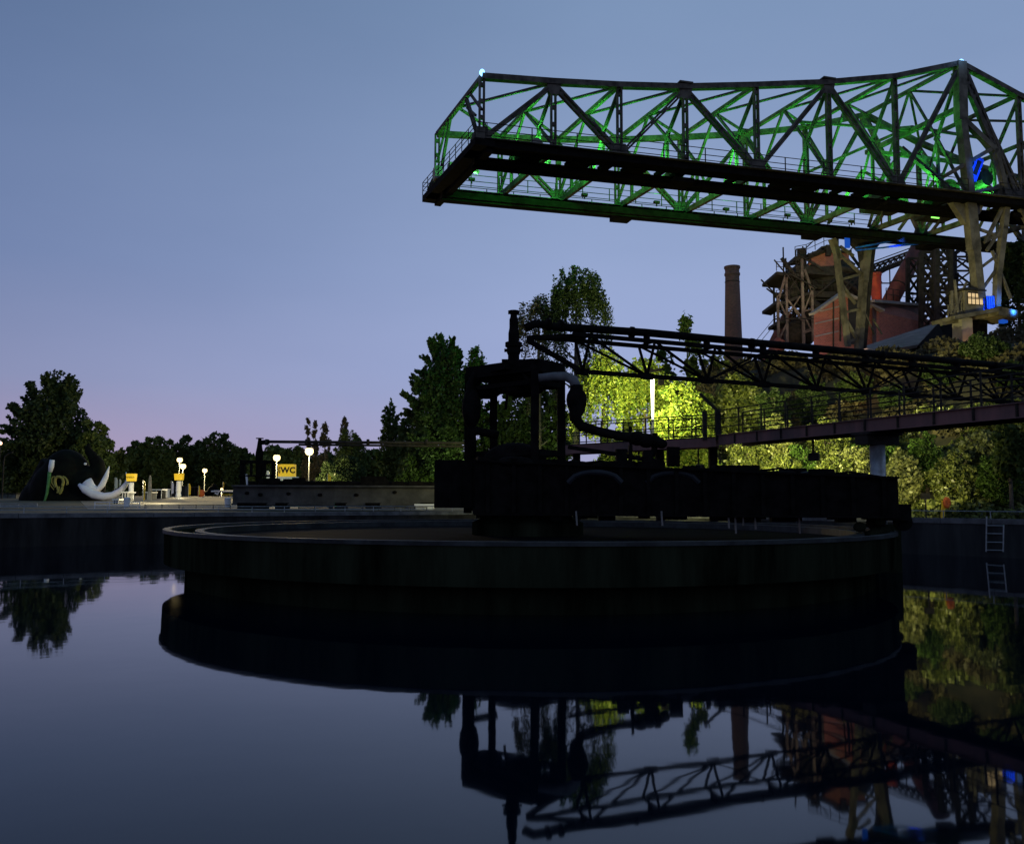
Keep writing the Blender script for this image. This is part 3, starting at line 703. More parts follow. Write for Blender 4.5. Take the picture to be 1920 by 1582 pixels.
for a, b, w in (((1884, 380), (1848, 452), .25), ((1880, 425), (1850, 470), .22), ((1878, 435), (1845, 455), .2), ((1835, 505), (1868, 480), .2), ((1868, 505), (1840, 545), .2), ((1836, 430), (1878, 445), .2), ((1860, 470), (1895, 560), .2)):
    g.beam(npl(*a), npl(*b), w, w)
g.beam(npl(1745, 372), npl(1890, 350), .22, .22); g.beam(npl(1772, 330), npl(1866, 275), .4, .3)
t.part('leg_brace', g, M['tan'])
g = MB()
# heavier back stay right of the peak and inner legs
g.laced(pk, npl(1862, 268), .75, .4, cu, t=.12); g.laced(npl(1862, 265), npl(1900, 372), .7, .4, cu, t=.12); g.laced(npl(1900, 360), npl(1935, 430), .6, .4, cu, t=.12)
mid = WD * .5
g.laced(cp(41, WD * .04, 27.5), cp(40, mid, 33.5), .5, .3, cu); g.laced(cp(41, WD * .96, 27.5), cp(42, mid, 33.5), .5, .3, cu)
g.beam(cp(38, mid, 32.8), cp(47, mid, 32.8), .3, .3); g.beam(cp(36, mid, 28), cp(40, mid, 33), .3, .3); g.beam(cp(46, mid, 28), cp(42, mid, 33), .3, .3)
for ss in (36, 43.5, 47): g.beam(cp(ss, 1, 27.6), cp(ss, mid, 31), .22, .22); g.beam(cp(ss, WD - 1, 27.6), cp(ss, mid, 31), .22, .22)
g.beam(cp(34.6, 0, 32.5), cp(41.1, mid, 35.5), .25, .2); g.beam(cp(34.6, WD, 32.5), cp(41.1, mid, 35.5), .25, .2); g.beam(cp(41.1, mid, 35.5), cp(50, mid, 35.3), .25, .2)
g.beam(cp(41.1, 0, 35.1), cp(41.1, WD, 35.1), .35, .4); g.beam(cp(29, mid, 34.6), cp(41, mid, 35.2), .16, .2)
t.part('stay', g, M['steel'])
g = MB()
g.box(cp(38.5, WD * .55, 28.6), (3.2, 2.4, 1.5), ang); g.tube([cp(43.2, 3.4, 29.2), cp(43.2, 4.6, 29.2)], 1.1, 20); g.box(cp(44.5, 6.5, 28.6), (3.0, 2.2, 1.6), ang)
g.tube([cp(45.5, 2, 30.2), cp(45.5, 3.4, 30.2)], .7, 16)
t.part('hoist_machinery', g, M['steel_dark'])
# blue-lit inclined housing
g = MB(); a, b = npl(1838, 332) + cvn * 1.0, npl(1854, 290) + cvn * 1.0
d_ = (b - a) / np.linalg.norm(b - a); ux = cu - d_ * (cu @ d_); ux /= np.linalg.norm(ux)
L_ = np.linalg.norm(b - a); g.box((a + b) / 2, (L_, .8, .5), ax=(d_, ux, np.cross(d_, ux)))
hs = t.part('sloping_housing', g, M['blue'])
g = MB(); nn = np.cross(d_, ux); nn = nn if nn[1] < 0 else -nn
g.box((a + b) / 2 + nn * .27 + d_ * .1, (L_ * .6, .38, .06), ax=(d_, ux, nn)); t.part('housing_panel', g, M['steel_dark'], parent=hs)
g = MB(); g.box(a - d_ * 1.0, (2.0, .5, .4), ax=(d_, ux, nn)); t.part('housing_foot', g, M['tan'], parent=hs)
# cab platform, lit cab, pier
g = MB()
g.beam(npl(1768, 601), npl(1855, 585), 2.6, .32); g.beam(npl(1850, 588) , npl(1885, 596), 2.6, .7); g.beam(npl(1765, 607), npl(1850, 592), .3, .3)
for x, y in ((1778, 571), (1803, 560)): g.tube([npl(x, y), npl(x, y + 32)], .06, 6)
for q in (0, .5): g.beam(npl(1775, 573 + q * 30), npl(1815, 566 + q * 30), .06, .06)
for a_, b_ in (((1787, 588), (1812, 530)), ((1796, 590), (1790, 525)), ((1783, 590), (1785, 545))): g.beam(npl(*a_), npl(*b_), .16, .16)
t.part('platform', g, M['tan'])
g = MB(); c0, c1 = npl(1808, 548), npl(1838, 580)
cab_w = np.linalg.norm((c1 - c0)[:2])
ctr = (c0 + c1) / 2 - cvn * 0.3
g.box(ctr + cvn * .9 + V(0, 0, -.1), (cab_w + .3, 1.7, c0[2] - c1[2] + .9), ang)
cab = t.part('cab', g, M['tan'])
g = MB(); g.box(ctr + cvn * .9 + V(0, 0, .62 + .2), (cab_w + .7, 2.1, .12), ang); t.part('cab_roof', g, M['steel_dark'], parent=cab)
g = MB(); g.box(ctr + V(0, 0, .1) + cvn * .03, (cab_w - .05, .06, .95), ang); t.part('cab_window', g, M['window_lit'], parent=cab)
g = MB()
for k in range(5): g.box(ctr + V(0, 0, .1) + cu * (cab_w * (k / 4 - .5)) , (.06, .05, .98), ang)
for z in (-.38, .1, .2, .57): g.box(ctr + V(0, 0, z) - cvn * .028, (cab_w, .05, .05), ang)
t.part('window_bar', g, M['steel_dark'], parent=cab)
g = MB(); g.beam(npl(1804, 598), npl(1806, 668), 1.1, 1.0, up=cu); t.part('pier', g, M['roofgrey'])
g = MB(); g.beam(npl(1845, 600) + cvn * .8, npl(1845, 675) + cvn * .8, 1.0, 1.4, up=cu); t.part('pier', g, M['machine'])
# far portal leg
g = MB()
legbar(g, fpl(1560, 448), fpl(1573, 485), .55, .5); legbar(g, fpl(1566, 458), fpl(1574, 525), .38, .5); legbar(g, fpl(1574, 522), fpl(1590, 650), .38, .5)
legbar(g, fpl(1626, 462), fpl(1619, 530), .6, .7); legbar(g, fpl(1619, 528), fpl(1610, 655), .5, .7)
t.part('leg', g, M['tan'])
g = MB(); legbar(g, fpl(1634, 462) + cvn * .3, fpl(1618, 652) + cvn * .3, .8, .7); g.prism([fpl(1592, 447), fpl(1658, 447), fpl(1642, 468), fpl(1638, 500), fpl(1620, 500), fpl(1616, 470)], cvn * .6); t.part('leg_shade_side', g, M['steel_dark'])  # dark side of the far leg, its shade put into darker steel
g = MB()
for a_, b_ in (((1575, 525), (1618, 513)), ((1580, 587), (1617, 578)), ((1588, 641), (1612, 634)), ((1572, 475), (1616, 515)), ((1576, 530), (1604, 570)), ((1582, 592), (1606, 635)), ((1575, 462), (1600, 480))): g.beam(fpl(*a_), fpl(*b_), .26, .22)
g.beam(fpl(1618, 578), fpl(1640, 628), .12, .12); g.beam(fpl(1637, 598), fpl(1654, 627), .12, .12)
t.part('leg_brace', g, M['tan'])
g = MB()
for a_, b_, w in (((1590, 470), (1700, 450), .14), ((1590, 475), (1712, 462), .12), ((1640, 470), (1715, 456), .12)): g.beam(fpl(*a_) + cvn * -1, fpl(*b_) + cvn * -1, w, w)
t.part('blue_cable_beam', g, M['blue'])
# crane lamps (parts of the crane; they shine)
g = MB(); g.ball(npl(904, 137), (.2, .2, .27), 12, 8); t.part('beacon_lamp', g, M['lamp_blue']); light('beacon_light', npl(904, 136) + V(-.4, -.5, .3), 40, (.25, .5, 1), .2)
g = MB(); g.ball(npl(1802, 118), (.24, .24, .3), 12, 8); t.part('beacon_lamp', g, M['lamp_blue']); light('beacon_light', npl(1802, 117) + V(-.3, -.9, .3), 35, (.2, .45, 1), .2)
for (s, m, ln) in ((23.5, .9, 3.0), (33.5, .9, 1.6), (36, .9, 1.6), (43.5, 3, 1.0), (43.5, 6, .8)):
    g = MB(); g.tube([cp(s, m, 27.7), cp(s + ln, m, 27.7)], .06, 6); t.part('tube_lamp', g, M['lamp_green'])
g = MB(); g.box(fpl(1580, 458) - cvn * .6, (.45, .2, 1.0), ang); g.box(npl(1875, 602) - cvn * .3, (.5, .45, .45), ang); g.ball(npl(1872, 586), .2, 10, 6); g.ball(npl(1879, 582), .16, 10, 6)
t.part('blue_lamp_body', g, M['blue_lit'])
g = MB(); 
for k in range(5): g.beam(npl(1850 + k * 4, 555), npl(1852 + k * 4, 582), .12, .12)
g.box(npl(1858, 570) + cvn * .4, (1.2, .5, 1.2), ang)
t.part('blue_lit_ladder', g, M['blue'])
GR = (.07, 1.0, .10)
for (s, m, z, e) in ((5.2, 5, 28.2, 480), (9.5, 4.5, 28.0, 420), (2.5, WD - 1.0, 28.3, 110), (15, 6, 28.2, 220), (21, 4.5, 28.1, 400), (26.5, 4.5, 28.1, 160), (32.5, 3.5, 28.2, 420), (35.5, WD - 3, 28.3, 420), (39.5, 5, 28.6, 420), (45.5, 5, 28.3, 350), (12, 8.6, 27.9, 130), (18.5, 8.9, 27.9, 110), (25, 8.9, 27.9, 110), (31, 8.9, 27.9, 130), (37.5, 8.7, 27.9, 190)):
    q = cp(s, 2.1 if m < 7 else min(m, 8.7), z)
    light('green_flood', q, e * (9.5 if s < 12 else 7.5), GR, .3, 'SPOT', q + (cvn * 4 + V(0, 0, 2.2 if s < 28 else 4.5) if m < 7 else cvn * -3 + V(0, 0, 4)), 168 if s < 28 else 150)
    g = MB(); g.box(q - V(0, 0, .3), (.5, .3, .2), ang); g.box(q - V(0, 0, .5), (.1, .1, .3), ang); t.part('green_flood_lamp', g, M['steel_dark'])
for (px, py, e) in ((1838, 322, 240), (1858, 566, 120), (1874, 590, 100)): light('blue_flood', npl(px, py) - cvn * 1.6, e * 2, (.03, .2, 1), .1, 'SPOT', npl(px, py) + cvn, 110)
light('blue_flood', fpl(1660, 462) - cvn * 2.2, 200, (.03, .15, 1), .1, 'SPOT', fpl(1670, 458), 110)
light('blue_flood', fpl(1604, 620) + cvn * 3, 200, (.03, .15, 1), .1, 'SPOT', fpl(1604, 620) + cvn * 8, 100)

# ------------------------------------------------------------ blast furnace works behind
def bars(g, Y, items, depth=0.0):
    for a_, b_, w in items:
        w = w * .62
        p, q = atY(a_[0], a_[1], Y), atY(b_[0], b_[1], Y)
        g.beam(p, q, w, w)
        if depth: g.beam(p + V(0, depth, 0), q + V(0, depth, 0), w, w)
t = Thing('brick_hall', (50, 100, 14), 'red brick hall with pale stripes and a sloping gable behind the crane leg', 'building')
g = MB(); YB = 96.
def pr(pts, Y, dep, g=g): g.prism([atY(x, y, Y) for x, y in pts], (0, dep, 0)); return g
P0 = atY(1526, 700, YB); P1 = atY(1648, 700, YB + 4)
fd = (P1 - P0); fd[2] = 0; fdl = np.linalg.norm(fd); fd /= fdl
def hp(px, py): return onpl(px, py, P0, fd)
sdv = V(.80, .60, 0)
gab = [hp(1526, 720), hp(1648, 720), hp(1648, 585), hp(1577, 552), hp(1526, 588)]
g.prism(gab, (sdv * 14)); t.part('wall', g, M['brick'])
Pc = hp(1648, 585)
g = MB(); w0 = Pc + V(.02, -.02, 0); 
sr = [atY(1636, 720, 99), atY(1727, 720, 112), atY(1727, 574, 112), atY(1636, 566, 99)]
g.prism(sr, (2, 8, 0)); t.part('side_wall', g, M['brick_dark'])
g = MB(); g.beam(hp(1520, 590) - V(0, .3, 0), hp(1577, 550) - V(0, .3, 0), .8, .25); g.beam(hp(1577, 550) - V(0, .3, 0), hp(1652, 584) - V(0, .3, 0), .8, .25)
g.beam(atY(1632, 565, 98.6), atY(1730, 573, 111.6), 1.0, .3); t.part('roof', g, M['roofgrey'])
g = MB()
for y0, y1, x0, x1 in ((584, 573, 1537, 1580), (607, 597, 1528, 1572), (631, 621, 1528, 1572)): g.beam(hp(x0, y0) - V(0, .06, 0), hp(x1, y1) - V(0, .06, 0), .05, .14)
t.part('pale_string_course', g, M['roofgrey'])
g = MB()
for x, y0, y1 in ((1562, 566, 660), (1575, 560, 640)): g.beam(hp(x, y0) - V(0, .08, 0), hp(x, y1) - V(0, .08, 0), .14, .14)
t.part('drainpipe', g, M['steel_dark'])
g = MB(); g.box(hp(1597, 600) - V(0, .1, 0), (1.6, .2, 5.5)); t.part('door_opening', g, M['ink'])
t.part('roof_railing', railing_mb([atY(1662, 562, 106), atY(1735, 572, 116)], 1.4, (.7, 1.4), .04, 2.2, .05), M['steel_dark'])

t = Thing('conveyor_shed', (40, 86, 14), 'grey sheet metal shed roof sloping up beside the concrete crane pier', 'shed')
g = MB(); Ys = 86
a = [atY(1617, 650, 88), atY(1760, 604, 90), atY(1721, 646, 80), atY(1652, 658, 80)]
g.prism(a, (0, .3, -.25)); t.part('roof', g, M['roofgrey'])
g = MB(); g.prism([atY(1652, 660, 80.3), atY(1721, 648, 80.3), atY(1760, 606, 90.2), atY(1792, 606, 91), atY(1792, 680, 84), atY(1652, 680, 80.3)], (0, 3, 0)); t.part('dark_side', g, M['machine'])

t = Thing('brick_chimney', atY(1377, 690, 150), 'tall round brick chimney with flared cap standing alone left of the furnace', 'chimney')
g = MB(); c = atY(1376, 690, 150); zt = atY(1374, 500, 150)[2]; zb = 5
g.lathe((c[0], c[1], 0), [(1.75, zb), (1.55, 25), (1.17, zt - 1.7), (1.3, zt - 1.5), (1.3, zt - 1.2), (1.17, zt - 1.0), (1.2, zt - .5), (1.34, zt - .3), (1.34, zt), (.95, zt), (.95, zt - 2)], 28); t.part('shaft', g, M['brick_chim'], smooth=False)
g = MB(); [g.lathe((c[0], c[1], 0), [(1.24, zt - k), (1.26, zt - k - .12)], 28) for k in (2.6, 5.5, 9.)]; t.part('iron_band', g, M['steel_dark'])

t = Thing('blast_furnace', (60, 118, 14), 'rusty steel frame tower with platforms, pipes and brick hoist house beside the brick hall', 'furnace')
YF = 118
g = MB()
bars(g, YF, [((1474, 513), (1460, 560), .5), ((1474, 513), (1476, 645), .5), ((1458, 555), (1460, 640), .5), ((1503, 485), (1507, 645), .55), ((1508, 505), (1522, 545), .5), ((1522, 540), (1525, 640), .5),
    ((1459, 640), (1478, 600), .35), ((1459, 560), (1478, 600), .3), ((1507, 585), (1521, 548), .3), ((1507, 590), (1523, 622), .3), ((1507, 584), (1520, 580), .3), ((1507, 622), (1524, 616), .35), ((1507, 624), (1524, 618), .35), ((1476, 562), (1500, 590), .35), ((1500, 556), (1478, 590), .3), ((1490, 582), (1506, 604), .3)])
t.part('front_frame', g, M['pinkgrey'])
g = MB()
bars(g, YF + 7, [((1470, 513), (1472, 640), .4), ((1512, 500), (1512, 640), .5), ((1535, 515), (1535, 640), .5), ((1555, 520), (1555, 640), .5), ((1580, 500), (1582, 640), .5), ((1480, 560), (1515, 620), .4), ((1515, 560), (1482, 620), .4), ((1540, 540), (1580, 600), .4),
    ((1484, 545), (1535, 560), .4), ((1545, 500), (1585, 545), .4), ((1590, 500), (1550, 545), .4), ((1515, 520), (1530, 545), .35), ((1590, 470), (1612, 500), .5), ((1470, 585), (1500, 585), .3), ((1585, 490), (1600, 500), 1.2)], 5)
t.part('back_frame', g, M['steel_dark'])
g = MB()
def plat(x0, y0, x1, y1, dep=4, th=.4, g=g): 
    g.prism([atY(x0, y0, YF), atY(x1, y1, YF), atY(x1, y1, YF) + V(0, 0, -th), atY(x0, y0, YF) + V(0, 0, -th)], (0, dep, 0))
plat(1456, 509, 1515, 515, 7); plat(1456, 563, 1474, 566, 7); plat(1474, 563, 1522, 545, 7); plat(1520, 545, 1600, 548, 7, .8); plat(1492, 497, 1565, 503, 6, 1.0); plat(1490, 481, 1516, 478, 3, .5); plat(1510, 478, 1545, 464, 2, .4); plat(1540, 462, 1565, 458, 4, .5); plat(1460, 600, 1480, 600, 5)
t.part('platform', g, M['steel_dark'])
for pts in ([(1456, 508), (1503, 512)], [(1456, 562), (1480, 561)], [(1491, 480), (1512, 476)], [(1512, 476), (1545, 461)], [(1545, 460), (1566, 456)], [(1493, 496), (1512, 498)], [(1525, 543), (1560, 545)]):
    t.part('railing', railing_mb([atY(x, y, YF - .1) for x, y in pts], 1.25, (.6, 1.25), .045, 1.6, .05), M['steel_dark'])
g = MB(); g.prism([atY(1516, 513, YF + 1), atY(1548, 500, YF + 1), atY(1548, 473, YF + 1), atY(1516, 485, YF + 1)], (4, 6, 0)); g.prism([atY(1548, 500, YF + 1), atY(1592, 500, YF + 3), atY(1592, 474, YF + 3), atY(1548, 472, YF + 1)], (0, 6, 0))
t.part('hoist_house', g, M['brick'])
g = MB(); g.beam(atY(1514, 485, YF + .8), atY(1549, 471, YF + .8), .6, .25); g.beam(atY(1549, 471, YF + .8), atY(1594, 472, YF + 2.6), .6, .3); t.part('hoist_roof', g, M['steel_dark'])
g = MB()
rr = random.Random(8)
for x, y, r in ((1488, 531, 1.0), (1497, 528, .9), (1492, 540, 1.1), (1484, 552, 1.1), (1494, 550, 1.3), (1503, 545, .9), (1560, 530, 2.6), (1575, 515, 2.2), (1545, 540, 1.6), (1590, 540, 2.2), (1530, 600, 2.0), (1500, 625, 2.2), (1540, 525, 1.2)):
    g.ball(atY(x, y, YF + 3), (r, r, r * .9), 12, 8)
for k in range(26):
    a_ = atY(rr.uniform(1480, 1610), rr.uniform(505, 560), YF + rr.uniform(0, 8)); g.tube([a_, a_ + V(rr.uniform(-4, 4), rr.uniform(-1, 1), rr.uniform(-3, 3))], rr.uniform(.15, .5), 8)
t.part('gas_pipe', g, M['steel_dark'], smooth=True)
g = MB()
for k in range(120):
    a_ = atY(rr.uniform(1468, 1612), rr.uniform(500, 640), YF + rr.uniform(-1, 9)); m_ = rr.randrange(4)
    d_ = [V(0, 0, rr.uniform(1.5, 6)), V(rr.uniform(2, 6), 0, 0), V(rr.uniform(2, 4), 0, rr.uniform(2, 4)), V(-rr.uniform(2, 4), 0, rr.uniform(2, 4))][m_]; g.beam(a_, a_ + d_, rr.uniform(.1, .22), .15)
g.box(atY(1540, 600, YF + 9), (.1, .1, .1)); t.part('fine_bracing', g, M['steel_dark'])
g = MB(); g.tube([atY(1568, 462, YF + 2), atY(1568, 440, YF + 2)], .35, 8); g.tube([atY(1503, 470, YF + 1), atY(1503, 500, YF + 1)], .6, 10); g.beam(atY(1493, 468, YF), atY(1509, 466, YF), .2, .2); g.beam(atY(1553, 480, YF), atY(1552, 460, YF), .6, .6); g.beam(atY(1505, 462, YF), atY(1506, 470, YF), .15, .15); t.part('valve_post', g, M['steel_dark'])
g = MB(); g.tube([atY(1466, 640, YF - 2), atY(1410, 720, YF - 2)], .9, 10); g.tube([atY(1480, 590, YF + 9), atY(1450, 650, YF + 9)], .9, 10); t.part('inclined_pipe', g, M['darkpipe'])
g = MB()
for dx in (0, 12): g.tube([atY(1470, 575 + dx, YF), atY(1400, 660 + dx, YF)], .04, 5)
t.part('guy_wire', g, M['steel_dark'])

t = Thing('red_pipe_stack', atY(1644, 650, 112), 'bright orange red vertical pipe standing on the brick hall roof', 'pipe')
g = MB(); c = atY(1644, 566, 110); g.lathe((c[0], 110, 0), [(.62, c[2] - 2), (.62, c[2] + 3.2), (.68, c[2] + 3.3), (.68, c[2] + 3.6)], 20); t.part('stack', g, M['redpipe'], smooth=False)
t = Thing('gas_downcomer', atY(1690, 560, 116), 'thick dark red gas pipe leaning diagonally above the brick hall', 'pipe')
g = MB(); g.tube([atY(1728, 455, 118), atY(1656, 590, 116)], 1.05, 20); t.part('tube', g, M['darkpipe'], smooth=True)
g = MB(); [g.tube([lerp(atY(1728, 455, 118), atY(1656, 590, 116), s), lerp(atY(1728, 455, 118), atY(1656, 590, 116), s + .01)], 1.13, 20) for s in (.3, .6)]; t.part('flange', g, M['steel_dark'])

t = Thing('conveyor_bridge', atY(1670, 490, 122), 'slanting lattice conveyor gallery behind the thick red gas pipe', 'conveyor')
g = MB(); bars(g, 122, [((1634, 498), (1724, 465), .4), ((1634, 512), (1724, 478), .6), ((1634, 492), (1724, 459), .2)], 3)
for k in range(9):
    x0 = 1636 + k * 10; y0 = 498 - k * 3.65; bars(g, 122, [((x0, y0), (x0 + 10, y0 + 10), .2), ((x0, y0 + 13), (x0 + 10, y0 - 3), .2)], 3)
t.part('lattice', g, M['steel_dark'])
g = MB(); bars(g, 122, [((1668, 500), (1669, 548), .2), ((1726, 478), (1722, 620), 1.0)]); t.part('post', g, M['steel_dark'])

def lattice_tower(name, Y, x0, x1, ytop, ybot, lab, w=.5, n=5, seed=1):
    t = Thing(name, atY((x0 + x1) / 2, ybot, Y), lab, 'steel tower')
    g = MB(); bars(g, Y, [((x0, ytop), (x0, ybot), w), ((x1, ytop), (x1, ybot), w)], 4); t.part('post', g, M['steel_dark'])
    g = MB(); rr = random.Random(seed)
    for k in range(n):
        ya = ytop + (ybot - ytop) * k / n; yb = ytop + (ybot - ytop) * (k + 1) / n
        bars(g, Y, [((x0, ya), (x1, yb), w * .55), ((x1, ya), (x0, yb), w * .55), ((x0, ya), (x1, ya), w * .6)], 4)
    t.part('bracing', g, M['steel_dark'])
    g = MB()
    for k in range(14):
        a_ = atY(rr.uniform(x0, x1), rr.uniform(ytop, ybot), Y + rr.uniform(0, 4)); g.tube([a_, a_ + V(rr.uniform(-1.8, 1.8), 1, rr.uniform(-2.5, 2.5))], rr.uniform(.06, .22), 8)
    t.part('pipework', g, M['steel_dark']); return t
lattice_tower('steel_tower', 108, 1729, 1752, 468, 640, 'dark braced steel tower just right of the brick hall', .7, 5, 2)
lattice_tower('steel_tower', 100, 1757, 1782, 455, 640, 'dark braced steel tower immediately left of the lit crane cab', .7, 6, 3)
lattice_tower('steel_tower', 104, 1786, 1822, 455, 640, 'tangled dark steel tower directly behind the lit crane cab', .55, 7, 4)

# ------------------------------------------------------------ trees and plants
def leaves(pts, nrm_sz, rs, aspect=1.5):
    n = len(pts)
    a = rs.normal(size=(n, 3)); a /= np.linalg.norm(a, axis=1)[:, None]
    b = rs.normal(size=(n, 3)); b -= a * (a * b).sum(1)[:, None]; b /= np.linalg.norm(b, axis=1)[:, None]
    sz = nrm_sz * rs.uniform(.6, 1.4, (n, 1)); a = a * sz * aspect; b = b * sz
    v = np.stack([pts - a, pts + b * .8, pts + a, pts - b * .8], 1).reshape(-1, 3)
    return v
def leafmesh(name, v, m, loc, parent=None):
    n = len(v) // 4; me = bpy.data.meshes.new(name)
    me.vertices.add(len(v)); me.vertices.foreach_set('co', (v - V(*loc)).astype(np.float32).ravel())
    me.loops.add(len(v)); me.loops.foreach_set('vertex_index', np.arange(len(v), dtype=np.int32))
    me.polygons.add(n); me.polygons.foreach_set('loop_start', np.arange(0, len(v), 4, dtype=np.int32)); me.polygons.foreach_set('loop_total', np.full(n, 4, np.int32))
    me.update(calc_edges=True); me.validate(); me.materials.append(m)
    o = link(bpy.data.objects.new(name, me))
    if parent is not None: o.parent = parent
    else: o.location = loc
    return o
def crown_pts(rs, c, rx, rz, n, kind, lobes=26):
    c = V(*c); out = []; taper = .62
    if kind == 'shaggy': kind = 'spiky'; taper = .3
    if kind in ('broad', 'spiky'):
        cone = kind == 'spiky'
        def env(h): return (1 - max(0, h) ** 1.5 * taper) if cone else 1.0
        ni = int(n * .5)
        d = rs.normal(size=(ni, 3)); d /= np.linalg.norm(d, axis=1)[:, None]; d *= rs.uniform(0, 1, (ni, 1)) ** .4 * .86
        wob = 1 + .14 * np.sin(d[:, :1] * 7 + 1) * np.cos(d[:, 2:] * 6 + 2)
        q = d * wob; e = np.array([env(h) for h in q[:, 2]])[:, None]
        keep = np.sin(q[:, 0] * 9 + q[:, 2] * 8 + 3) + np.cos(q[:, 1] * 9 - q[:, 2] * 5) > -1.25
        out.append((c + np.concatenate([q[:, :2] * rx * e, q[:, 2:] * rz], 1))[keep])
        for _ in range(lobes):
            d = rs.normal(size=3); d /= np.linalg.norm(d); d[2] = d[2] * .95 + .08; rr = rs.uniform(.72, .98)
            e1 = env(d[2]); q = c + d * V(rx * e1, rx * e1, rz) * rr
            k = int(n * .5 / lobes * rs.uniform(.5, 1.5)); r = rx * rs.uniform(.12, .26)
            dd = rs.normal(size=(k, 3)); dd /= np.linalg.norm(dd, axis=1)[:, None]; dd *= (rs.uniform(0, 1, (k, 1)) ** .5) * r
            if cone:
                nb_ = 3; idx = rs.randint(0, nb_, k); dirs = rs.normal(size=(nb_, 3)) * .45 + d * .9 + V(0, 0, .55); dirs /= np.linalg.norm(dirs, axis=1)[:, None]
                st = rs.uniform(-.6, 1, (k, 1)); dd = dd * (.5 - .38 * np.clip(st, 0, 1)) + dirs[idx] * st * r * 1.5
            out.append(q + dd * V(1, 1, .85))
    elif kind == 'tall':
        for _ in range(lobes):
            h = rs.uniform(-1, 1); w = math.sqrt(max(0, 1 - abs(h) ** 2.2)) * (1 - .25 * h); a = rs.uniform(0, 2 * math.pi); q = c + V(math.cos(a) * rx * w * rs.uniform(.2, .9), math.sin(a) * rx * w * rs.uniform(.2, .9), h * rz)
            k = int(n / lobes); r = rx * rs.uniform(.18, .34); d = rs.normal(size=(k, 3)) * .5; out.append(q + d * V(r, r, r * 1.6))
    elif kind == 'weep':
        ns = lobes * 9
        for _ in range(ns):
            a = rs.uniform(0, 2 * math.pi); rr = rs.uniform(0, 1) ** .6; x = math.cos(a) * rx * rr; y = math.sin(a) * rx * rr
            top = c[2] + rz * ((1 - rr ** 4 * .42) * rs.uniform(.62, 1.0) if rs.rand() < .75 else rs.uniform(-.4, .8)); ln = rs.uniform(.12, .55) * rz * (.4 + rr)
            k = int(n / ns); tt = rs.uniform(0, 1, k)
            p = np.stack([c[0] + x * (1 + .15 * tt) + rs.normal(size=k) * .12, c[1] + y * (1 + .1 * tt) + rs.normal(size=k) * .12, top - tt * ln + rs.normal(size=k) * .1], 1); out.append(p)
    return np.concatenate(out)
def tree(px, ytop, Y, halfw, label, kind='broad', m='L_dark', zb=None, n=5000, leaf=.2, seed=0, low=.25, group=None, name='tree', lean=0, lobes=26, cat='tree'):
    if px < 700 and Y >= 90:
        zb = None; Y0 = Y; Y = RY(Y); leaf *= Y / Y0 * .85; n = int(n * 1.5)
    rs = np.random.RandomState(seed + int(px) + 500); top = atY(px, ytop, Y); x = top[0]
    zb = pz(Y) if zb is None else zb
    Ht = top[2] - zb; rx = halfw * Y / F; z0 = zb + Ht * low; cz = (z0 + top[2]) / 2; rz = (top[2] - z0) / 2
    t = Thing(name, (x, Y, zb), label, cat, group)
    tr = MB(); r0 = max(.12, Ht * .018)
    pts = [V(x, Y, zb - .4), V(x + lean * .3, Y, zb + Ht * .3), V(x + lean * .6, Y, zb + Ht * .6), V(x + lean, Y, zb + Ht * .88)]
    tr.tube(pts, [r0, r0 * .8, r0 * .5, r0 * .15], 8)
    for k in range(9):
        a = rs.uniform(0, 2 * math.pi); h = rs.uniform(.28, .8); s = V(x + lean * h, Y, zb + Ht * h); L_ = rx * rs.uniform(.3, .62)
        e = s + V(math.cos(a) * L_, math.sin(a) * L_, L_ * rs.uniform(.3, .9)); mid_ = (s + e) / 2 + V(0, 0, -.1 * L_); tr.tube([s, mid_, e], [r0 * .4, r0 * .25, r0 * .06], 6)
    t.part('trunk', tr, M['bark'])
    p = crown_pts(rs, (x + lean * .5, Y, cz), rx, rz, n, kind, lobes)
    p = p[p[:, 2] > zb + .1]
    leafmesh('crown', leaves(p, leaf, rs), M[m], t.loc, t.o); return t
# left group
tree(100, 712, 122, 80, 'big dark spreading tree rising behind the inflatable mammoth', 'shaggy', 'L_dark', n=16000, leaf=.22, low=.12, seed=1, lobes=60)
tree(178, 790, 120, 44, 'lower rounded dark tree at the right shoulder of the big tree behind the mammoth', 'broad', 'L_mid', n=5000, seed=2, low=.05)
tree(36, 830, 124, 40, 'low dark bushy tree left of the mammoth under the big tree', 'broad', 'L_dark', n=4500, seed=3, low=.02)
tree(-16, 790, 124, 18, 'sliver of dark tree cut by the left edge of the photo', 'broad', 'L_dark', n=2500, seed=4, low=.1)
labs = ['small feathery tree with thin crown just right of the mammoth trunk', 'rounded dark tree forming the first hump right of the mammoth', 'broad olive tree behind the yellow topped lamp column', 'dark tree right behind the pair of bright lamps',
        'tall dark rounded tree highest in the left treeline', 'dark tree sloping down to the right of the treeline top', 'low dark tree behind the left end of the thin pipe', 'low olive bush tree between the two bright WC lamps']
for i, (px, yt, Y, hw, kd, mm) in enumerate([(222, 845, 125, 20, 'tall', 'L_dark'), (262, 830, 140, 30, 'broad', 'L_mid'), (300, 812, 138, 34, 'broad', 'L_mid'), (345, 818, 142, 32, 'broad', 'L_dark'), (402, 806, 140, 42, 'broad', 'L_dark'), (446, 836, 138, 30, 'broad', 'L_dark'), (492, 852, 132, 34, 'broad', 'L_mid'), (545, 836, 135, 30, 'broad', 'L_mid')]):
    tree(px, yt, Y, hw, labs[i], kd, mm, n=4200, leaf=.24, seed=10 + i, low=.02, group='treeline behind the plaza', lobes=30)
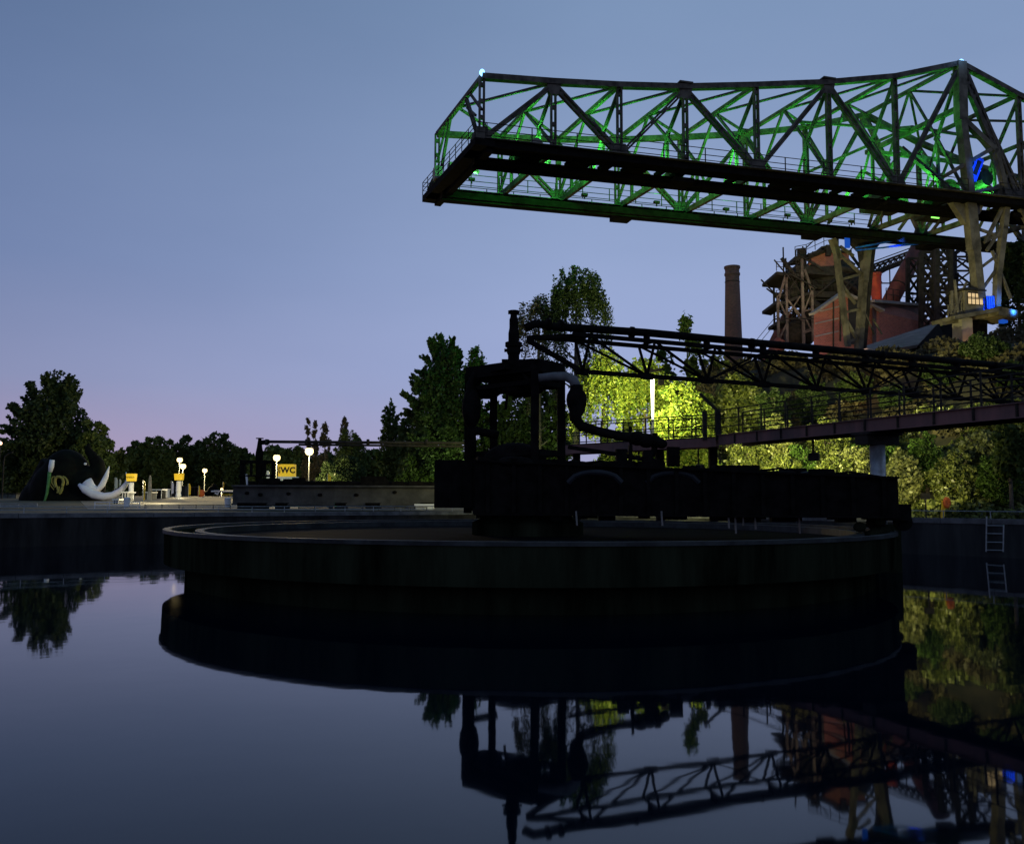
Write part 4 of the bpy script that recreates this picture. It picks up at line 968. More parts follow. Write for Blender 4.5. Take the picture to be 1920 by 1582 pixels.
labs = ['slim pale poplar, left one of the pair above the brightest lamp', 'slim pale poplar, right one of the pair above the brightest lamp', 'small pale tree next to the poplar pair', 'thin wispy tree leaning above the long pipe', 'rounded green tree under the wispy thin tree',
        'tall dark green bush tree left of the big poplar group', 'dense dark green tree merging into the big dark tree', 'large dark tree with pointed tops left of the square frame tower', 'loose leafy tree touching the top left corner of the frame tower', 'dark tree seen through the left bay of the frame tower',
        'low dark bush tree under the long thin pipe', 'low green bush tree at the foot of the dense dark tree', 'dim green tree seen through the middle bay of the frame tower']
for i, (px, yt, Y, hw, kd, mm, lw, n) in enumerate([(577, 787, 128, 10, 'tall', 'L_brown', .1, 1800), (592, 790, 128, 9, 'tall', 'L_brown', .1, 1600), (610, 797, 127, 12, 'tall', 'L_brown', .1, 1600), (646, 784, 126, 11, 'tall', 'L_brown', .4, 800), (660, 802, 122, 34, 'broad', 'L_mid', .02, 4000),
        (733, 740, 100, 24, 'spiky', 'L_mid', .02, 4500), (775, 765, 98, 40, 'broad', 'L_mid', .02, 6000), (836, 630, 88, 70, 'shaggy', 'L_dark', .10, 24000), (890, 655, 90, 30, 'tall', 'L_mid', .3, 2600), (930, 745, 92, 40, 'broad', 'L_mid', .02, 6000),
        (640, 855, 110, 50, 'broad', 'L_dark', .02, 4500), (790, 838, 92, 50, 'broad', 'L_mid', .02, 5500), (1000, 690, 84, 40, 'broad', 'L_mid', .02, 7000)]):
    tree(px, yt, Y, hw, labs[i], kd, mm, n=int(n * 1.6), leaf=.125, seed=30 + i, low=lw, group='trees behind the long pipe', lobes=54, zb=pz(Y))
# willow / birch group right of the frame tower
tree(1080, 496, 76, 62, 'tall drooping birch, its dense dark crown above the pipe bridge', 'weep', 'L_dark', n=14500, leaf=.08, low=.34, seed=50, lobes=22, zb=GZ)
tree(1010, 548, 78, 46, 'thin drooping birch whose loose crown shows just right of the riser pipe', 'weep', 'L_brown', n=7000, leaf=.075, low=.3, seed=51, lobes=13, zb=GZ)
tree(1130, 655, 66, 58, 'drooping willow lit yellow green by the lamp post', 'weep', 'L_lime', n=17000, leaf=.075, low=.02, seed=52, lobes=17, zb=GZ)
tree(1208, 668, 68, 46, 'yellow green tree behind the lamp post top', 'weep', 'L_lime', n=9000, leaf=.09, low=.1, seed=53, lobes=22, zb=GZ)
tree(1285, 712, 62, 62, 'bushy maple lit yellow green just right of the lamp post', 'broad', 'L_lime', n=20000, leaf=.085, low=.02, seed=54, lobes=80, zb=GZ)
tree(1288, 604, 82, 34, 'narrow pointed tree poking above the pipe bridge left of the chimney', 'tall', 'L_mid', n=7000, leaf=.15, low=.05, seed=55, lobes=30, zb=GZ)
tree(1250, 650, 84, 38, 'rounded dark tree behind the truss between lamp post and pointed tree', 'broad', 'L_mid', n=6000, leaf=.17, low=.05, seed=56, zb=GZ)
tree(1345, 655, 84, 52, 'brownish rounded tree under the pipe bridge below the chimney', 'broad', 'L_olive', n=8000, leaf=.17, low=.05, seed=57, lobes=40, zb=GZ)
tree(1385, 700, 68, 50, 'dim olive drooping tree at the left foot of the hill', 'weep', 'L_olive', n=9000, leaf=.13, low=.02, seed=58, zb=GZ)
tree(1440, 655, 84, 48, 'olive rounded tree at the hill top left of the brick hall', 'broad', 'L_olive', n=6500, leaf=.17, low=.05, seed=59, zb=6)
tree(960, 722, 86, 46, 'dim green bush tree filling the far bay of the frame tower', 'broad', 'L_mid', n=7000, leaf=.16, low=.0, seed=70, zb=GZ)
tree(1042, 715, 80, 44, 'dim green tree between the right posts of the frame tower', 'broad', 'L_mid', n=7000, leaf=.15, low=.0, seed=71, zb=GZ)
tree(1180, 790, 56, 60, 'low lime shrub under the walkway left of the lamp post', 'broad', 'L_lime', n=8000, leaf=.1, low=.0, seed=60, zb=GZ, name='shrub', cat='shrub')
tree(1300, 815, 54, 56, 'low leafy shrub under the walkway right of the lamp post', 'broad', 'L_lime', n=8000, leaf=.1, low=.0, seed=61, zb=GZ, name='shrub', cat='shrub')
tree(1905, 450, 82, 34, 'tall dark tree at the right edge beside the crane leg', 'weep', 'L_dark', n=12000, leaf=.15, low=.05, seed=62, zb=14)
tree(1880, 640, 60, 34, 'green bush tree below the blue lamps at the right edge', 'broad', 'L_mid', n=7000, leaf=.13, low=.0, seed=63, zb=8)
tree(1890, 790, 46, 30, 'slender dark tree at the right edge in front of the bushes', 'broad', 'L_mid', n=3500, leaf=.1, low=.35, seed=64, zb=hz(24, 46))
# shrubs on the bank, each its own plant
places = [(1400, 800, 57), (1455, 770, 57), (1500, 830, 53.5), (1545, 780, 55), (1590, 835, 52.5), (1640, 800, 54), (1470, 850, 53), (1690, 845, 49.5), (1735, 810, 51), (1785, 845, 48.5), (1830, 800, 50), (1870, 840, 47.5), (1560, 850, 51.5), (1450, 720, 62), (1520, 705, 64), (1600, 700, 64), (1680, 720, 60), (1760, 715, 60), (1840, 690, 60), (1900, 720, 56)]
where = ['at the left foot of the bank', 'below the second truss bay, wide and pale', 'low under the footbridge, brightly lit', 'above the footbridge railing, pale leaves', 'just left of the blue footbridge column', 'spilling over the footbridge column top', 'darkish, at the waterline left of centre', 'right of the blue footbridge column', 'under the red girder, loose and olive', 'leaning over the dirt bank', 'dim, behind the red girder near the right edge', 'beside the slender dark tree', 'tucked low behind the black rake bridge', 'high on the bank below the chimney side', 'high on the bank under the brick hall', 'high on the bank below the far crane leg', 'high on the bank below the grey shed', 'high on the bank below the concrete pier', 'high on the bank right of the concrete pier', 'high on the bank at the right edge']
for i, (px, yt, Y) in enumerate(places):
    rs = np.random.RandomState(200 + i); tp = atY(px, yt, Y); zb = hz(tp[0], Y); hw = rs.uniform(34, 46)
    yt2 = yt
    if tp[2] - zb < 1.6: yt2 = yt - (1.8 - (tp[2] - zb)) * F / Y
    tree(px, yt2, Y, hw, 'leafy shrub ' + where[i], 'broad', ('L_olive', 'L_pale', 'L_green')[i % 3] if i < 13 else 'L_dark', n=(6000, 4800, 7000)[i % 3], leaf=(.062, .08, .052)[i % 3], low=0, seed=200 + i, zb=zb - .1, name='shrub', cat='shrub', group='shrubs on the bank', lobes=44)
# far-off wood closing the plaza
rs = np.random.RandomState(77); wp = []
for px in np.arange(-40, 980, 2.2):
    yt = 852 + 9 * math.sin(px * .045) + 7 * math.sin(px * .13 + 1) + rs.uniform(-5, 5) + (26 if 180 < px < 240 else 0)
    Yw = 262 + 10 * math.sin(px * .02); tp = atY(px, yt, Yw)
    k = 85; zz = pz(150) + (tp[2] - pz(150)) * rs.uniform(0, 1, k) ** .7
    wp.append(np.stack([tp[0] + rs.normal(size=k) * .5, Yw + rs.normal(size=k) * 1.6, zz], 1))
wo_ = leafmesh('woodland', leaves(np.concatenate(wp), .62, rs), M['L_mid'], (0, 0, 0)); tag(wo_, kind='stuff')
# ground cover over the hill face
rs = np.random.RandomState(9); gp = []
while len(gp) < 30000:
    x = rs.uniform(4, 60); y = rs.uniform(42, 82); d = (V(x, y) - C) @ NR
    if d < 3 or d > 15 or x / y < .17 or x / y > .62: continue
    zz = hz(x, y); nn_ = math.sin(x * 1.1 + y * .7) + math.sin(x * .5 - y * 1.3 + 1)
    if nn_ + rs.uniform(-1.3, 1.3) < 0 or d < 9 and rs.rand() < .6: continue
    gp.append((x, y, zz + rs.uniform(0, .55 + .25 * nn_)))
leafo = leafmesh('undergrowth', leaves(np.array(gp), .11, rs), M['L_olive'], (0, 0, 0)); tag(leafo, kind='stuff')

rs = np.random.RandomState(19); gp = []
while len(gp) < 22000:
    x = rs.uniform(6, 62); y = rs.uniform(48, 95); d = (V(x, y) - C) @ NR
    if d < 13 or d > 30 or x / y < .17 or x / y > .62: continue
    nn_ = math.sin(x * .9 + y * .5) + math.sin(x * .6 - y * 1.1 + 1)
    if nn_ + rs.uniform(-.9, .9) < .35: continue
    gp.append((x, y, hz(x, y) + rs.uniform(0, .3 + .5 * max(0, nn_))))
tag(leafmesh('brambles', leaves(np.array(gp), .13, rs), M['L_brown'], (0, 0, 0)), kind='stuff')
# ------------------------------------------------------------ lamp post on the right bank, life buoy, ladder
YL = 58.
def lamp_post(px, ylamp, ybase, Y, label, r=.3, power=2500, col=(1, .76, .34), ph=.07, group=None, matl='lamp_warm'):
    k_ = RY(Y) / Y; Y = RY(Y); r *= k_; power *= 4.0; ph *= 1.3
    c = atY(px, ylamp, Y); zb = pz(Y)
    t = Thing('lamp_post', (c[0], Y, zb), label, 'lamp post', group)
    g = MB(); g.tube([(c[0], Y, zb - .1), (c[0], Y, c[2] - r * .9)], [ph, ph * .7], 8); t.part('pole', g, M['rail'])
    g = MB(); g.lathe((c[0], Y, c[2]), [(.03, r * 1.08), (r * .75, r * .78), (r * .8, r * .7), (.03, r * .72)], 12); t.part('lamp_cap', g, M['steel_dark'])
    g = MB(); g.ball(c, (r, r, r), 14, 10); t.part('lamp_globe', g, M[matl], smooth=True)
    if power: light('lamp_light', c + V(0, -r - .15, 0), power, col, .2)
    return t
t = Thing('floodlit_mast', (*atY(1223, 800, YL)[:2], GZ), 'slim glowing white mast with top floodlight shining on the willow', 'lamp post')
c = atY(1223, 700, YL); c2 = atY(1223, 786, YL)
g = MB(); g.tube([(c[0], YL, GZ - .2), (c[0], YL, c2[2] - .0)], .09, 8); t.part('pole', g, M['rail'])
g = MB(); g.tube([(c[0], YL, c2[2]), (c[0], YL, c[2] - .15)], [.07, .13], 10); t.part('light_column', g, M['lamp_tube'])
g = MB(); g.beam(c + V(-.5, 0, .1), c + V(.6, 0, .25), .3, .16); g.box(c + V(.55, 0, -.5), (.35, .35, .5)); g.box(c + V(-.25, 0, .2), (.5, .4, .25)); t.part('lamp_head', g, M['steel_dark'])
light('tree_light', atY(1221, 722, YL) + V(-.5, .6, 0), 7000, (1, .95, .35), .25, 'SPOT', atY(1165, 770, 67), 125); light('tree_light', atY(1223, 760, YL) + V(.6, .3, 0), 4500, (1, .95, .35), .25, 'SPOT', atY(1275, 780, 64), 130)
light('tree_light', atY(1300, 800, 62), 5200, (1, .92, .4), .3, 'SPOT', atY(1335, 690, 84), 95); light('tree_light', atY(1175, 800, 57.5) , 4200, (1, .95, .4), .3, 'SPOT', atY(1150, 745, 66), 120)  # two spots added away from the mast to brighten the trees

def flood(px, py, Y, power, col, target, label, angle=100):
    c = atY(px, py, Y); zb = min(c[2] - .3, hz(c[0], Y) if c[0] / Y > .12 and Y > 44 else c[2] - .4)
    t = Thing('floodlight', (c[0], Y, zb), label, 'floodlight')
    g = MB(); g.tube([(c[0], Y, zb - .1), (c[0], Y, c[2] - .1)], .04, 6); t.part('stand', g, M['steel_dark'])
    g = MB(); g.box(c, (.4, .22, .3)); t.part('housing', g, M['steel_dark'])
    g = MB(); g.box(c + V(0, .125, 0), (.34, .02, .24)); t.part('lens', g, M['lamp_tube'])
    d = V(*target) - c; d /= np.linalg.norm(d)
    light('flood_light', c + d * .5, power, col, .15, 'SPOT', target, angle)
def bracket_flood(c, target, power, col, label, angle):
    t = Thing('floodlight', c, label, 'floodlight'); d = V(*target) - c; d /= np.linalg.norm(d)
    g = MB(); g.beam(c - d * .15, c + d * .15, .4, .3); t.part('housing', g, M['steel_dark'])
    g = MB(); g.beam(c + d * .16, c + d * .18, .34, .24); t.part('lens', g, M['lamp_tube'])
    g = MB(); g.beam(c - d * .1, c - d * .1 + V(0, 0, .9), .06, .06); t.part('bracket', g, M['steel_dark'])
    light('flood_light', c + d * .4, power, col, .15, 'SPOT', target, angle)
bracket_flood(V(8.6, 41.6, 4.0), atY(1525, 800, 55), 38000, (1, .94, .36), 'floodlight hung under the level walkway aimed at the bank shrubs', 52)
bracket_flood(V(12.2, 36.6, 4.3), atY(1670, 825, 52), 7500, (1, .94, .42), 'floodlight hung under the red footbridge aimed at the column shrubs', 46)
bracket_flood(V(6.0, 42.9, 3.9), V(8, 60, 4.5), 5000, (1, .95, .36), 'floodlight under the level walkway aimed at the willow foot', 95)
flood(1735, 930, 44.9, 500, (1, .85, .4), atY(1780, 850, 50), 'dim floodlight low on the right dirt bank', 110)
flood(330, 915, 168, 16000, (1, .82, .4), atY(330, 850, 205), 'added floodlight behind the crinkled column brightening the treeline', 130)  # added source, gives the trees behind the globe lamps an olive glow
flood(570, 915, 160, 16000, (1, .82, .4), atY(600, 850, 200), 'added floodlight right of the WC sign brightening the treeline', 130)  # second added source for the glow on the treeline
flood(850, 930, 82, 1500, (.75, 1, .35), atY(800, 820, 96), 'floodlight behind the black counterweight aimed at the dark trees', 120)
flood(985, 925, 70, 1100, (.6, 1, .3), atY(1000, 780, 86), 'floodlight behind the frame tower aimed at the dim green trees', 110)
flood(1750, 700, 62, 3000, (1, .86, .60), atY(1835, 470, 74), 'floodlight on the bank aimed up at the near crane leg', 52)
flood(1575, 690, 72, 520, (1, .86, .60), atY(1608, 570, 84), 'floodlight on the bank aimed up at the far crane leg', 55)
flood(1545, 685, 84, 3900, (1, .66, .5), atY(1560, 590, 97), 'reddish floodlight washing the brick hall gable', 110)
flood(1640, 700, 68, 900, (1, .85, .65), atY(1700, 630, 85), 'floodlight on the bank aimed at the grey shed roof', 60)
light('orange_flood', atY(1830, 662, 69.5), 300, (1, .5, .08), .1, 'SPOT', atY(1830, 672, 72), 120); light('orange_flood', atY(1620, 700, 60), 260, (1, .45, .1), .1, 'SPOT', atY(1625, 715, 64), 110); light('orange_flood', atY(1795, 650, 69), 160, (1, .5, .1), .1, 'SPOT', atY(1790, 672, 72), 110)
light('furnace_spot', atY(1535, 520, 108), 1500, (1, .6, .45), .4, 'SPOT', atY(1545, 490, 119), 120); light('furnace_spot', atY(1645, 550, 105), 420, (1, .4, .2), .3, 'SPOT', atY(1644, 530, 110), 60)  # unseen spots without fixtures, aimed at the furnace and the red pipe
light('furnace_spot', atY(1485, 600, 108), 700, (1, .7, .5), .4, 'SPOT', atY(1487, 570, 118), 130)  # another unseen spot, on the lower furnace frame

t = Thing('work_trestle', atY(1826, 668, 71), 'small orange trestle standing by the concrete crane pier', 'trestle')
g = MB(); 
for a_, b_, w in (((1816, 668), (1818, 656), .25), ((1834, 664), (1830, 653), .25), ((1816, 657), (1834, 652), .25), ((1824, 655), (1829, 646), .2), ((1836, 655), (1829, 646), .2)): g.beam(atY(*a_, 71), atY(*b_, 71), w, w)
t.part('frame', g, M['yellow'])
g = MB(); g.beam(atY(1800, 668, 71), atY(1870, 664, 71), 1.2, .15); t.part('plank', g, M['orange'])

t = Thing('life_buoy_post', atY(1768, 966, 45.5), 'pale post with orange covered life buoy behind the right railing', 'life buoy post')
Yb = 45.4; g = MB(); g.beam(atY(1767, 972, Yb), atY(1769, 938, Yb), .14, .12, up=(0, 1, 0)); t.part('post', g, M['yellow'])
g = MB(); cc = atY(1775, 942, Yb - .12); pts = [cc + V(.1 * math.cos(a), -.02, .2 * math.sin(a)) for a in np.linspace(0, 2 * math.pi, 17)]; g.tube(pts, .1, 8); g.ball(cc, (.12, .1, .2), 10, 8); t.part('buoy', g, M['orange'], smooth=True)

eA = (A - C) / np.linalg.norm(A - C); nA, _ = off(C, A, 1.0)
def onwall(px, py, o=-.12): 
    P = V(*(C - nA * .0 + nA * o), 0); return onpl(px, py, P, V(*eA, 0))
t = Thing('wall_ladder', onwall(1866, 1040), 'pale metal ladder hanging down the right basin wall into the water', 'ladder')
g = MB(); a1, a2, b1, b2 = onwall(1850, 968), onwall(1849, 1034), onwall(1882, 984), onwall(1881, 1034)
g.tube([a1, a2], .035, 8); g.tube([b1, b2], .035, 8); t.part('side_rail', g, M['rail'])
for y in (985, 1000, 1016, 1031): g = MB(); g.tube([onwall(1850, y), onwall(1882, y + .5)], .028, 8); t.part('rung', g, M['rail'])

# ------------------------------------------------------------ inflatable mammoth and the festival plaza on the left
YM = 109.
KM = YM / 72.
def mp(px, py, Y=YM): return atY(px, py, Y)
t = Thing('inflatable_mammoth', (*mp(118, 950)[:2], pz(YM)), 'huge black inflatable mammoth head with white tusks at the left bank', 'inflatable')
g = MB()
def el(px, py, rx, ry, rz, dy=0): g.ball(mp(px, py, YM + dy * KM), (rx * YM / F, ry * KM, rz * YM / F), 24, 16)
el(124, 900, 44, 2.0, 58); el(105, 925, 44, 2.2, 60); el(86, 940, 44, 2.2, 44, .5); el(160, 915, 34, 1.7, 40); el(140, 945, 60, 2.0, 36)
g.tube([mp(150, 935), mp(172, 905), mp(184, 885), mp(182, 868), mp(172, 853), mp(165, 843), mp(166, 831)], [1.5, 1.6, 1.05, .82, .56, .4, .18], 16)
g.tube([mp(100, 870, YM + .3), mp(78, 905, YM + .5), mp(55, 935, YM + .6), mp(44, 955, YM + .6)], [1.5, 1.35, 1.2, .75], 14)
body = t.part('body', g, M['blackfab'], smooth=True)
rm = body.modifiers.new('remesh', 'REMESH'); rm.mode = 'VOXEL'; rm.voxel_size = .12; rm.use_smooth_shade = True
smd = body.modifiers.new('smooth', 'SMOOTH'); smd.iterations = 12; smd.factor = .6
g = MB(); Yt = YM - 3.9
tp = [(148, 908), (160, 918), (176, 927), (195, 931), (212, 928), (228, 918), (238, 905), (240, 896), (236, 885)]
g.tube([mp(x, y, Yt) for x, y in tp], [.18, .45, .48, .45, .40, .33, .25, .18, .04], 14); t.part('tusk', g, M['tusk'], smooth=True)
g = MB(); g.tube([mp(x, y, Yt + .9) for x, y in [(162, 904), (172, 915), (184, 918), (192, 908), (199, 893), (205, 874)]], [.72, .54, .33, .34, .27, .05], 14); t.part('tusk', g, M['tusk'], smooth=True)
g = MB()
g.tube([mp(x, y, YM - 3.5) for x, y in [(98, 862), (96, 875), (94, 885)]], [.27, .3, .2], 10); t.part('ear_patch', g, M['tusk'], smooth=True)
g = MB(); g.tube([mp(x, y, YM - 3.5) for x, y in [(93, 884), (91, 905), (88, 925), (84, 938), (79, 944)]], [.2, .19, .16, .12, .07], 10); t.part('strap', g, M['greenfab'], smooth=True)
g = MB(); g.ball(mp(160, 869.5, YM - 2.75), (.18, .08, .15), 10, 6); t.part('eye', g, M['white'])
g = MB(); YE = YM - 3.45
def stroke(pts, w): g.tube([mp(x, y, YE) for x, y in pts], w * KM, 6)
stroke([(105, 913), (103, 903), (104, 896), (108, 893.5), (112, 893.5), (117, 896), (119, 903), (117, 911)], .11)
stroke([(107, 912), (110, 921), (112, 925), (116, 919), (117, 912)], .09); stroke([(107, 924), (111, 913), (115, 925)], .06)
stroke([(102, 892.5), (97, 897), (97, 905), (103, 914)], .045); stroke([(99, 893), (93, 899), (94, 909), (101, 918)], .03); stroke([(118, 892.5), (124, 897), (126, 904), (125, 909)], .05); stroke([(121, 893), (127, 900), (128, 908)], .03)
t.part('printed_emblem', g, M['olive'])
light('mammoth_fill_lamp', mp(228, 944, YM - 1), 60, (1, .85, .5), .2)

lamps = [(337, 862, 112, .34, 'bright globe lamp, upper left one of the touching pair', 1500), (343, 874, 106, .34, 'bright globe lamp, lower right one of the touching pair above the yellow box', 1500),
         (384, 882, 108, .28, 'globe lamp on thin pale pole between the lamp pair and the small mammoth', 1100), (519, 858, 92, .36, 'bright globe lamp on a pole left of the WC sign', 1400), (580, 846, 90, .42, 'largest brightest globe lamp right of the WC sign', 1800)]
for px, py, Y, r, lab, pw in lamps: lamp_post(px, py, 0, Y, lab, r, pw, group='globe lamps on the plaza')
t = lamp_post(416, 917, 0, 108, 'small low lamp beside the small inflatable mammoth', .17, 420, group='globe lamps on the plaza')
t = Thing('street_lamp', (*atY(5, 868, 120)[:2], pz(120)), 'curved street lamp arching at the far left edge', 'street lamp')
g = MB(); g.tube([(*atY(7, 868, 120)[:2], pz(120)), atY(7, 866, 120), atY(9, 856, 120), atY(16, 850, 120), atY(22, 848, 120)], .09, 6); t.part('pole', g, M['steel_dark'])
g = MB(); g.beam(atY(17, 850, 120), atY(24, 848, 120), .3, .14); t.part('lamp_head', g, M['steel_dark'])
t = Thing('distant_lamp', atY(1, 831, 170), 'distant small orange lamp at the left edge beside the sliver of tree', 'lamp')
g = MB(); g.ball(atY(1, 831, 170), .3, 8, 6); t.part('glow', g, emat('distant_lamp_glow', (1, .6, .35), 4)); g = MB(); g.tube([(*atY(1, 831, 170)[:2], GZ), atY(1, 833, 170)], .1, 6); t.part('pole', g, M['steel_dark'])

def textmesh(o):
    bpy.context.view_layer.update(); me = bpy.data.meshes.new_from_object(o.evaluated_get(bpy.context.evaluated_depsgraph_get()))
    n = link(bpy.data.objects.new('sign_text', me)); n.parent = o.parent; n.location = o.location; n.rotation_euler = o.rotation_euler; n.scale = o.scale
    cd = o.data; bpy.data.objects.remove(o); bpy.data.curves.remove(cd); n.name = 'sign_text'
def column_sign(px, ytop, ybox, w, wc, Y, text, label, crinkle=False):
    Y = RY(Y); c = atY(px, ytop, Y); zb = pz(Y); k = Y / F
    t = Thing('sign_column', (c[0], Y, zb), label, 'sign column')
    zt = c[2]; zm = atY(px, ybox, Y)[2]; w *= k; wc *= k
    g = MB(); g.prism([(c[0] - w * .5, Y - w * .35, zt), (c[0] + w * .5, Y - w * .35, zt), (c[0] + w * .42, Y - w * .35, zm), (c[0] - w * .42, Y - w * .35, zm)], (0, w * .7, 0)); bx = t.part('sign_box', g, M['yellow_lit'])
    g = MB(); g.box((c[0], Y, zm - .06), (wc * 1.2, wc * 1.2, .12)); g.box((c[0], Y, zt + .03), (w * .9, w * .6, .06)); t.part('dark_collar', g, M['steel_dark'])
    g = MB(); rs = random.Random(int(px)); pr_ = []
    n = 12
    for i in range(n + 1):
        pr_.append((wc / 2 * (1 + (rs.uniform(-.08, .14) if crinkle else 0)), zb + (zm - .12 - zb) * i / n))
    g.lathe((c[0], Y, 0), pr_, 16); t.part('column', g, M['white'], smooth=not crinkle)
    if text:
        cu_ = bpy.data.curves.new('sign_text', 'FONT'); cu_.body = text; cu_.align_x = 'CENTER'; cu_.align_y = 'CENTER'; cu_.size = w * (.26 if len(text) > 3 else .8); cu_.extrude = .01
        o = link(bpy.data.objects.new('sign_text', cu_)); o.parent = t.o; o.location = (0, -w * .35 - .03, (zt + zm) / 2 - zb); o.rotation_euler = (math.pi / 2, 0, 0); cu_.materials.append(M['ink']); textmesh(o)
    return t
column_sign(247, 888, 902, 16.5, 9, 84, 'NNISCH', 'white column topped by a yellow box with small dark letters right of the tusks')
column_sign(336, 888, 900, 15.5, 9, 96, '', 'crinkled white column with plain yellow box under the lamp pair', True)
light('column_uplight', atY(254, 932, 100), 260, (1, .9, .6), .2); light('column_uplight', atY(337, 924, 129), 500, (1, .9, .6), .2)
# WC box sign
t = Thing('toilet_sign', (*atY(540, 900, 106)[:2], pz(106)), 'yellow WC box sign on a pale post beside the bright lamps', 'sign')
k = 106 / F; c = atY(541, 882, 106); w = 24 * k; h = 23 * k
g = MB(); g.box(c, (w, w * .8, h)); bx = t.part('sign_box', g, M['yellow_lit'])
cs = V(-.55, .83, 0) * 9 * k
g = MB(); pL_ = c + V(-w / 2 - .01, -w * .4, 0); g.prism([pL_ + V(0, 0, -h / 2 + .01), pL_ + V(-6.5 * k, .4, -h / 2 + .03), pL_ + V(-6.5 * k, .4, h / 2 - .02), pL_ + V(0, 0, h / 2 - .01)], (0, .2, 0)); t.part('side_panel', g, M['yellow_lit'])
for tx, dx, sx in (('WC', 1.5 * k, 1), ('G', -w / 2 - 3.2 * k, .45)):
    cu_ = bpy.data.curves.new('sign_text', 'FONT'); cu_.body = tx; cu_.align_x = 'CENTER'; cu_.align_y = 'CENTER'; cu_.size = h * .66; cu_.extrude = .01; cu_.offset = .035; cu_.space_character = 1.08
    o = link(bpy.data.objects.new('sign_text', cu_)); o.parent = t.o; o.location = (c[0] + dx - t.loc[0], -w * .4 - .03 + (.16 if sx < 1 else 0), c[2] - t.loc[2]); o.rotation_euler = (math.pi / 2, 0, -.55 if sx < 1 else 0); o.scale = (sx, 1, 1); cu_.materials.append(M['ink']); textmesh(o)
g = MB(); g.box((c[0], 106, (c[2] - h / 2 + pz(106)) / 2), (2.2, 1.2, c[2] - h / 2 - pz(106))); t.part('post', g, M['white'])

def flag(px, y0, y1, Y, m, label, w=5, kind='feather_flag'):
    Y = RY(Y); a, b = atY(px, y1, Y), atY(px, y0, Y); k = Y / F
    t = Thing(kind, (a[0], Y, min(pz(Y), a[2])), label, 'flag', 'feather flags on the plaza')
    g = MB(); g.tube([(a[0], Y, pz(Y)), b], .03, 6); t.part('pole', g, M['rail'])
    h = b[2] - a[2]; g = MB(); g.prism([(a[0] + .02, Y, a[2] + h * .15), (a[0] + w * k, Y, a[2] + h * .2), (a[0] + w * k * 1.05, Y, a[2] + h * .75), (a[0] + w * k * .6, Y, a[2] + h * .97), (a[0] + .02, Y, a[2] + h)], (0, .02, 0)); t.part('cloth', g, m); return t
flag(268, 900, 946, 80, M['yellow'], 'thin orange yellow feather flag right of the first yellow column', 3)
flag(353, 906, 932, 98, M['yellow'], 'yellow feather flag just right of the crinkled column', 4)
flag(372, 910, 931, 100, M['yellow'], 'short narrow yellow flag beneath the third globe lamp', 2.5)
flag(215, 895, 920, 88, M['white'], 'small white flag above the near tusk curve', 5)
flag(224, 898, 912, 88, M['white'], 'tiny white flag beside the far tusk tip', 2.5)
flag(321, 902, 930, 99, M['tusk'], 'pale pink feather flag left of the crinkled column', 4)
flag(614, 888, 916, 84, M['yellow'], 'tan feather flag right of the largest lamp above the grey arm', 6)
flag(500, 882, 902, 84, M['tusk'], 'small pale blue flag left of the WC sign', 5)
flag(418, 903, 916, 106, M['yellow'], 'tiny yellow flag above the small low lamp', 2)

t = Thing('sloping_slab', (*atY(314, 940, 104)[:2], pz(104)), 'tall grey tapering obelisk slab standing on the plaza', 'obelisk')
g = MB(); Yk = 104; g.prism([(atY(311.5, 0, Yk)[0], Yk, pz(Yk)), (atY(318.5, 0, Yk)[0], Yk, pz(Yk)), (atY(316.2, 0, Yk)[0], Yk, atY(314, 895, Yk)[2]), (atY(314.8, 0, Yk)[0], Yk, atY(314, 891, Yk)[2]), (atY(313, 0, Yk)[0], Yk, atY(314, 895, Yk)[2])], (0, .25, 0)); t.part('slab', g, M['coping'])

def stall(px0, px1, y0, Y, label, roof='white', body='machine', h=None):
    Y = RY(Y); a, b = atY(px0, y0, Y), atY(px1, y0, Y); zb = pz(Y); t = Thing('market_stall', ((a[0] + b[0]) / 2, Y, zb), label, 'stall', 'stalls on the plaza')
    g = MB(); g.box(((a[0] + b[0]) / 2, Y + .8, (zb + a[2]) / 2), (b[0] - a[0], 1.5, a[2] - zb)); t.part('body', g, M[body])
    g = MB(); g.box(((a[0] + b[0]) / 2, Y + .8, a[2] + .08), (b[0] - a[0] + .25, 1.9, .14)); t.part('roof', g, M[roof])
    g = MB(); 
    for k in (0, .5, 1): g.box((a[0] + (b[0] - a[0]) * k, Y - .02, (zb + a[2]) / 2), (.06, .06, a[2] - zb))
    t.part('post', g, M[roof]); return t
stall(284, 303, 919, 92, 'dark open stall with pale roof left of the obelisk slab')
stall(269, 284, 924, 90, 'low pale stall next to the thin orange flag', 'white', 'coping')
stall(306, 311, 918, 96, 'small white box kiosk touching the obelisk slab', 'white', 'white')
stall(320, 331, 912, 101, 'black crate stall left of the crinkled column', 'steel_dark', 'ink')
stall(340, 347, 912, 101, 'black crate stall right of the crinkled column', 'steel_dark', 'ink')
stall(358, 372, 914, 103, 'dark open tent between two short yellow flags', 'steel_dark', 'machine')
stall(418, 433, 928, 104, 'low yellow counter beside the small mammoth', 'yellow', 'coping')
stall(213, 222, 938, 80, 'pale low counter under the near tusk', 'white', 'coping')
stall(230, 240, 924, 82, 'narrow pale booth under the far tusk tip', 'white', 'coping')
stall(594, 606, 914, 86, 'small white box right of the largest lamp', 'white', 'white')
stall(0, 30, 926, 92, 'low dark shed at the far left edge', 'steel_dark', 'coping')
stall(470, 505, 944, 80, 'low pale counter under the left end of the grey arm', 'white', 'coping')
stall(505, 556, 949, 78, 'long low pale bench under the grey arm', 'white', 'coping')
stall(740, 762, 946, 74, 'pale blue box under the right half of the grey arm', 'tusk', 'tusk')
